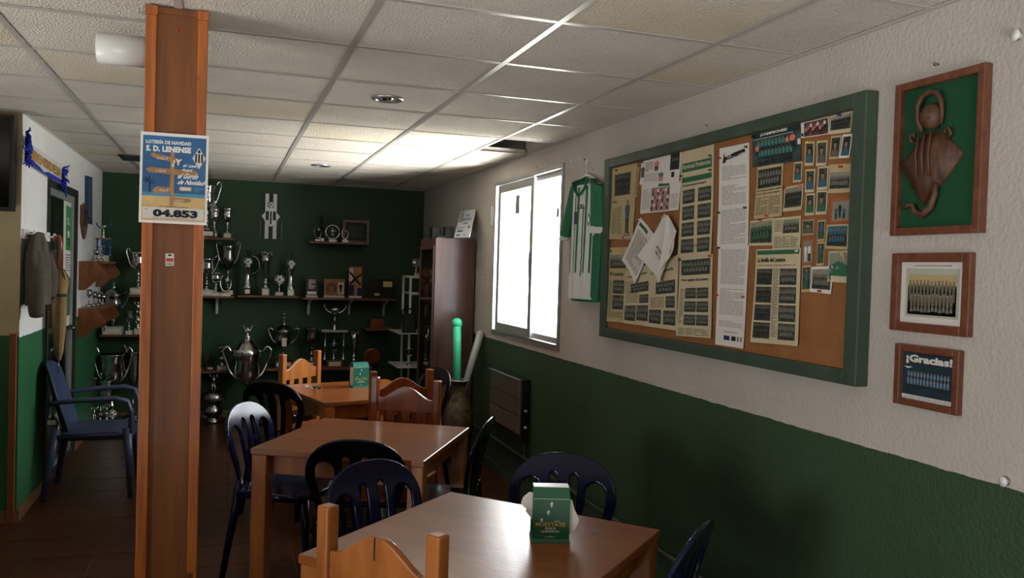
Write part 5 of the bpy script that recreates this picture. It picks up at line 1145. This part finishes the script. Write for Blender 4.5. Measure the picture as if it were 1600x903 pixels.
# cluster on the floor at left
trophy('cup', 176, 553, 8.55, 0, 58, 'big fluted silver cup with tall handles standing on the floor at left', 'c', 'd', handles=True)
trophy('cup', 209, 549, 8.64, 0, 34, 'tall dark cup half behind the pillar on the floor', 'p', 'd', handles=True)
trophy('cup', 147, 590, 8.45, 0, 22, 'medium silver cup left of the big fluted cup, behind the armchair', 'c', 'd', handles=True)
trophy('cup', 167, 594, 8.36, 0, 24, 'medium silver goblet in front of the big fluted cup', 'c', 'd')
for px, tp, Y, lab in ((147, 636, 8.2, 'leftmost small silver figure on the floor behind the armchair'), (157, 634, 8.24, 'second small silver figure on the floor behind the armchair'), (167, 632, 8.22, 'third small silver figure on the floor behind the armchair')):
    trophy('fig', px, tp, Y, 0, 12, lab, 'c', 'd')
trophy('ball', 176, 632, 8.25, 0, 14, 'small football trophy on the floor under the armchair seat line', 'c', 'd')

# crest board on the back wall
p = at(423, 338, Y=YB); T = thing('crest_board', 'black and white striped club crest board on the green back wall', 'crest', (p.x, YB, p.z))
H2 = (at(423, 302, Y=YB).z - at(423, 372, Y=YB).z) / 2; W2 = .078
MB().box(-W2, W2, -.008, 0, -H2, H2, mat('crest black', (16, 22, 18), .5)).build('backing', T)
for x in (-.038, .040): MB().box(x - .018, x + .018, -.013, -.008, -H2, H2, M_WHITE).build('white_stripe', T)
for x in (-W2 - .02, W2 + .03): MB().box(x, x + .003, -.006, 0, -H2, -H2 * .2, M_PEWTER).build('side_rod', T)
b = MB().prism([(0, .10), (.03, .07), (.09, .0), (.03, -.09), (0, -.11), (-.03, -.09), (-.09, .0), (-.03, .07)], -.02, -.013, M_WHITE); b.build('crest_shield', T, .002)
b = MB()
for x0, x1, z0, z1 in ((-.05, -.02, -.04, .05), (-.008, .008, -.08, .05), (.02, .05, -.04, .05)): b.box(x0, x1, -.0225, -.02, z0, z1, M_BLACK)
b.build('crest_stripe', T); b = MB(); soccer(b, (.0, -.022, .115), .034); b.build('football', T)

# ---------------------------------------------------------------- left wall things
s0 = at(37, 203, X=XL + .012)
SC = thing('club_scarf', 'blue and white knitted football scarf with gold letters on the left wall', 'scarf', (XL + .01, 6.25, 2.2)); o0 = Vector(SC.location)
q = [at(44, 222, X=XL + .012), at(96, 258, X=XL + .012), at(97, 290, X=XL + .012), at(41, 255, X=XL + .012)]
s = Sheet(*[v - o0 for v in q], (1, 0, 0), .006, 1); s.base(M_SCARFW, .006)
s.poly([(0, 0), (1, 0), (1, .25), (.55, .22), (.42, .08), (.3, .2), (.1, .28), (0, .4)], M_SCARFB, .002)
s.rect(.08, .3, .22, .8, M_SCARFG, .002); s.text('ENSIDESA', .24, .3, .95, .78, M_SCARFG, .05, .003); s.text('SIEMPRE', .58, .06, .9, .17, mat('pale blue knit', (120, 150, 220), .9), .03, .003); s.b.build('scarf_cloth', SC)
rnd = random.Random(3)
for (pa, pb, wd) in (((41, 205), (40, 256), 1), ((99, 262), (97, 298), 1)):
    b = MB(); A0 = at(*pa, X=XL + .02) - o0; B0 = at(*pb, X=XL + .02) - o0
    for k in range(46):
        t = rnd.random(); c_ = A0.lerp(B0, t); d = Vector((rnd.uniform(.0, .03), rnd.uniform(-.10, .10), rnd.uniform(-.05, .03)))
        b.tube([c_, c_ + d * .5 + Vector((.01, 0, 0)), c_ + d], [.008, .006, .003], M_SCARFB, 5)
    b.build('fringe', SC)['kind'] = 'stuff'
# coat rail, jacket, umbrella
pj = at(48, 368, X=XL + .03)
RL = thing('coat_rail', 'white coat rail with pegs on the left wall above the umbrella', 'coat rail', (XL, 6.02, 1.70))
MB().box(0, .015, -.49, .26, -.03, .03, M_WHITE).build('rail_board', RL, .003)
for y in (-.45, -.1, .16): MB().tube([(.015, y, 0), (.05, y, .0), (.062, y, .02)], [.006, .006, .010], M_WPLAST, 8).build('peg', RL)
J = thing('hanging_jacket', 'grey brown jacket hanging from the coat rail on the left wall', 'jacket', (XL + .06, 5.62, 1.69)); o0 = Vector(J.location)
def jk(u, v):
    a = 2 * PI * u; sh = math.sin(PI * min(1, (1 - v) * 2.2) / 2) ** .6; wy = .03 + .145 * sh - .03 * max(0, v - .0) * 0; dx = .055 * (.35 + .65 * sh)
    fold = 1 + .12 * math.sin(5 * a + 3 * v) + .05 * math.sin(11 * a)
    return (dx * math.cos(a) * fold + .01, wy * math.sin(a) * fold + (.03 * (1 - v)), -.43 * (1 - v) + .02)
MB().grid(jk, 40, 22, M_JACKET).build('jacket_body', J)
MB().tube([(.02, .12, -.10), (.04, .165, -.22), (.045, .15, -.34), (.04, .14, -.37)], [.045, .05, .045, .04], M_JACKET, 12).build('sleeve', J)
MB().tube([(.01, -.10, -.10), (.03, -.13, -.25), (.03, -.12, -.44), (.03, -.11, -.47)], [.045, .05, .045, .04], M_JACKET, 12).build('sleeve', J)
MB().lathe([(.03, -.01), (.045, .0), (.04, .02), (.02, .025)], M_JACKET, (0, 0, 0), 14).build('collar', J)
U = thing('folded_umbrella', 'folded tan umbrella with a wooden handle hanging by the door', 'umbrella', (XL + .075, 6.18, 1.66))
MB().tube([(-.02, .0, .015), (-.01, 0, .045), (.012, 0, .045), (.02, 0, .01), (.02, 0, -.17)], .012, M_PINED, 10).build('handle', U)
MB().lathe([(.015, -.17), (.036, -.20), (.05, -.26), (.036, -.34), (.040, -.42), (.036, -.58), (.025, -.72), (.012, -.78), (.0001, -.785)], M_UMB, (.02, 0, 0), 24, flute=.12).build('canopy', U)
MB().lathe([(.039, -.335), (.042, -.345), (.039, -.355)], M_INKD, (.02, 0, 0), 16).build('strap', U)
MB().tube([(.02, 0, -.78), (.02, 0, -.86)], [.005, .003], M_PEWTER, 6).build('ferrule', U)
b = MB()
for k in range(7): a_ = k * .9; b.tube([(.02 + .02 * math.cos(a_), .02 * math.sin(a_), -.17), (.02 + .06 * math.cos(a_), .06 * math.sin(a_), -.24)], .003, M_INKD, 5)
b.build('rib_tips', U)
# poster behind the door glass
xg = XL - .024
pc = [at(103, 318, X=xg), at(111, 322, X=xg), at(110, 392, X=xg), at(102, 392, X=xg)]
DP = Sheet(*[at(*q, X=xg) for q in ((100, 308), (113, 316), (111.5, 506), (98, 512))], (1, 0, 0), 0, 8); DP.base(M_PAPER, .001)
DP.rect(.25, .60, .85, .95, mat('poster green', (30, 130, 60), .6), .0006); DP.text('S D L', .35, .8, .75, .86, M_WHITE, .03); DP.fig(.55, .64, .14, .3, M_WHITE); DP.lines(.2, .42, .9, .58, M_INK, .02); DP.rect(.1, .08, .9, .38, M_PGREEN, .0006); DP.rect(.1, .26, .9, .38, M_PHOTO, .001)
DP.done('door_poster', 'tall green and white poster on the glass door', 'poster')
# shield and banner
p = at(129.5, 341, X=XL); T = thing('wooden_shield', 'brown wooden shield plaque on the left wall beside the door', 'plaque', (XL, p.y, p.z))
MB().prism([(-.16, .10), (0, .13), (.16, .10), (.16, -.04), (.08, -.13), (0, -.175), (-.08, -.13), (-.16, -.04)], 0, .018, M_FRW, lambda a_, b_, d: (d, a_, b_)).build('shield_board', T, .003)
MB().box(.018, .022, -.08, .08, -.07, .07, M_PHOTOD).build('metal_plate', T, .001)
q = [at(133.5, 274, X=XL + .006), at(144.5, 277, X=XL + .006), at(144.5, 351, X=XL + .006), at(133.5, 348, X=XL + .006)]
s = Sheet(*q, (1, 0, 0), 0, 6); s.base(mat('banner blue', (34, 52, 96), .7), .004); s.rect(.3, .15, .9, .8, mat('banner grey', (70, 84, 104), .7), .0008); s.rect(.3, .84, .9, .94, mat('banner grey', (70, 84, 104), .7), .0008); s.rect(0, 0, .14, 1, mat('banner bright', (36, 70, 160), .7), .0008)
s.done('wall_banner', 'narrow tall navy blue banner on the left wall near the corner', 'banner')
# television on the cream wall
TV = thing('wall_television', 'black television side on the cream wall at the upper left edge', 'television', (-1.50, 5.40, 2.09))
MB().box(-.36, .355, -.05, .03, -.27, .27, M_BLACK).build('tv_casing', TV, .006); MB().box(-.34, .335, -.053, -.05, -.25, .25, mat('screen', (6, 7, 8), .1)).build('screen', TV); MB().box(-.08, .08, .03, .104, -.1, .1, M_HEATD).build('wall_bracket', TV)
# outside: pale yard beyond the window
b = MB().box(XR + .3, XR + 14, -6, 20, -.3, -.1, mat('pale yard', (214, 208, 196), .9)); tag(b.build('ground_outside'), None, None, None, 'structure')
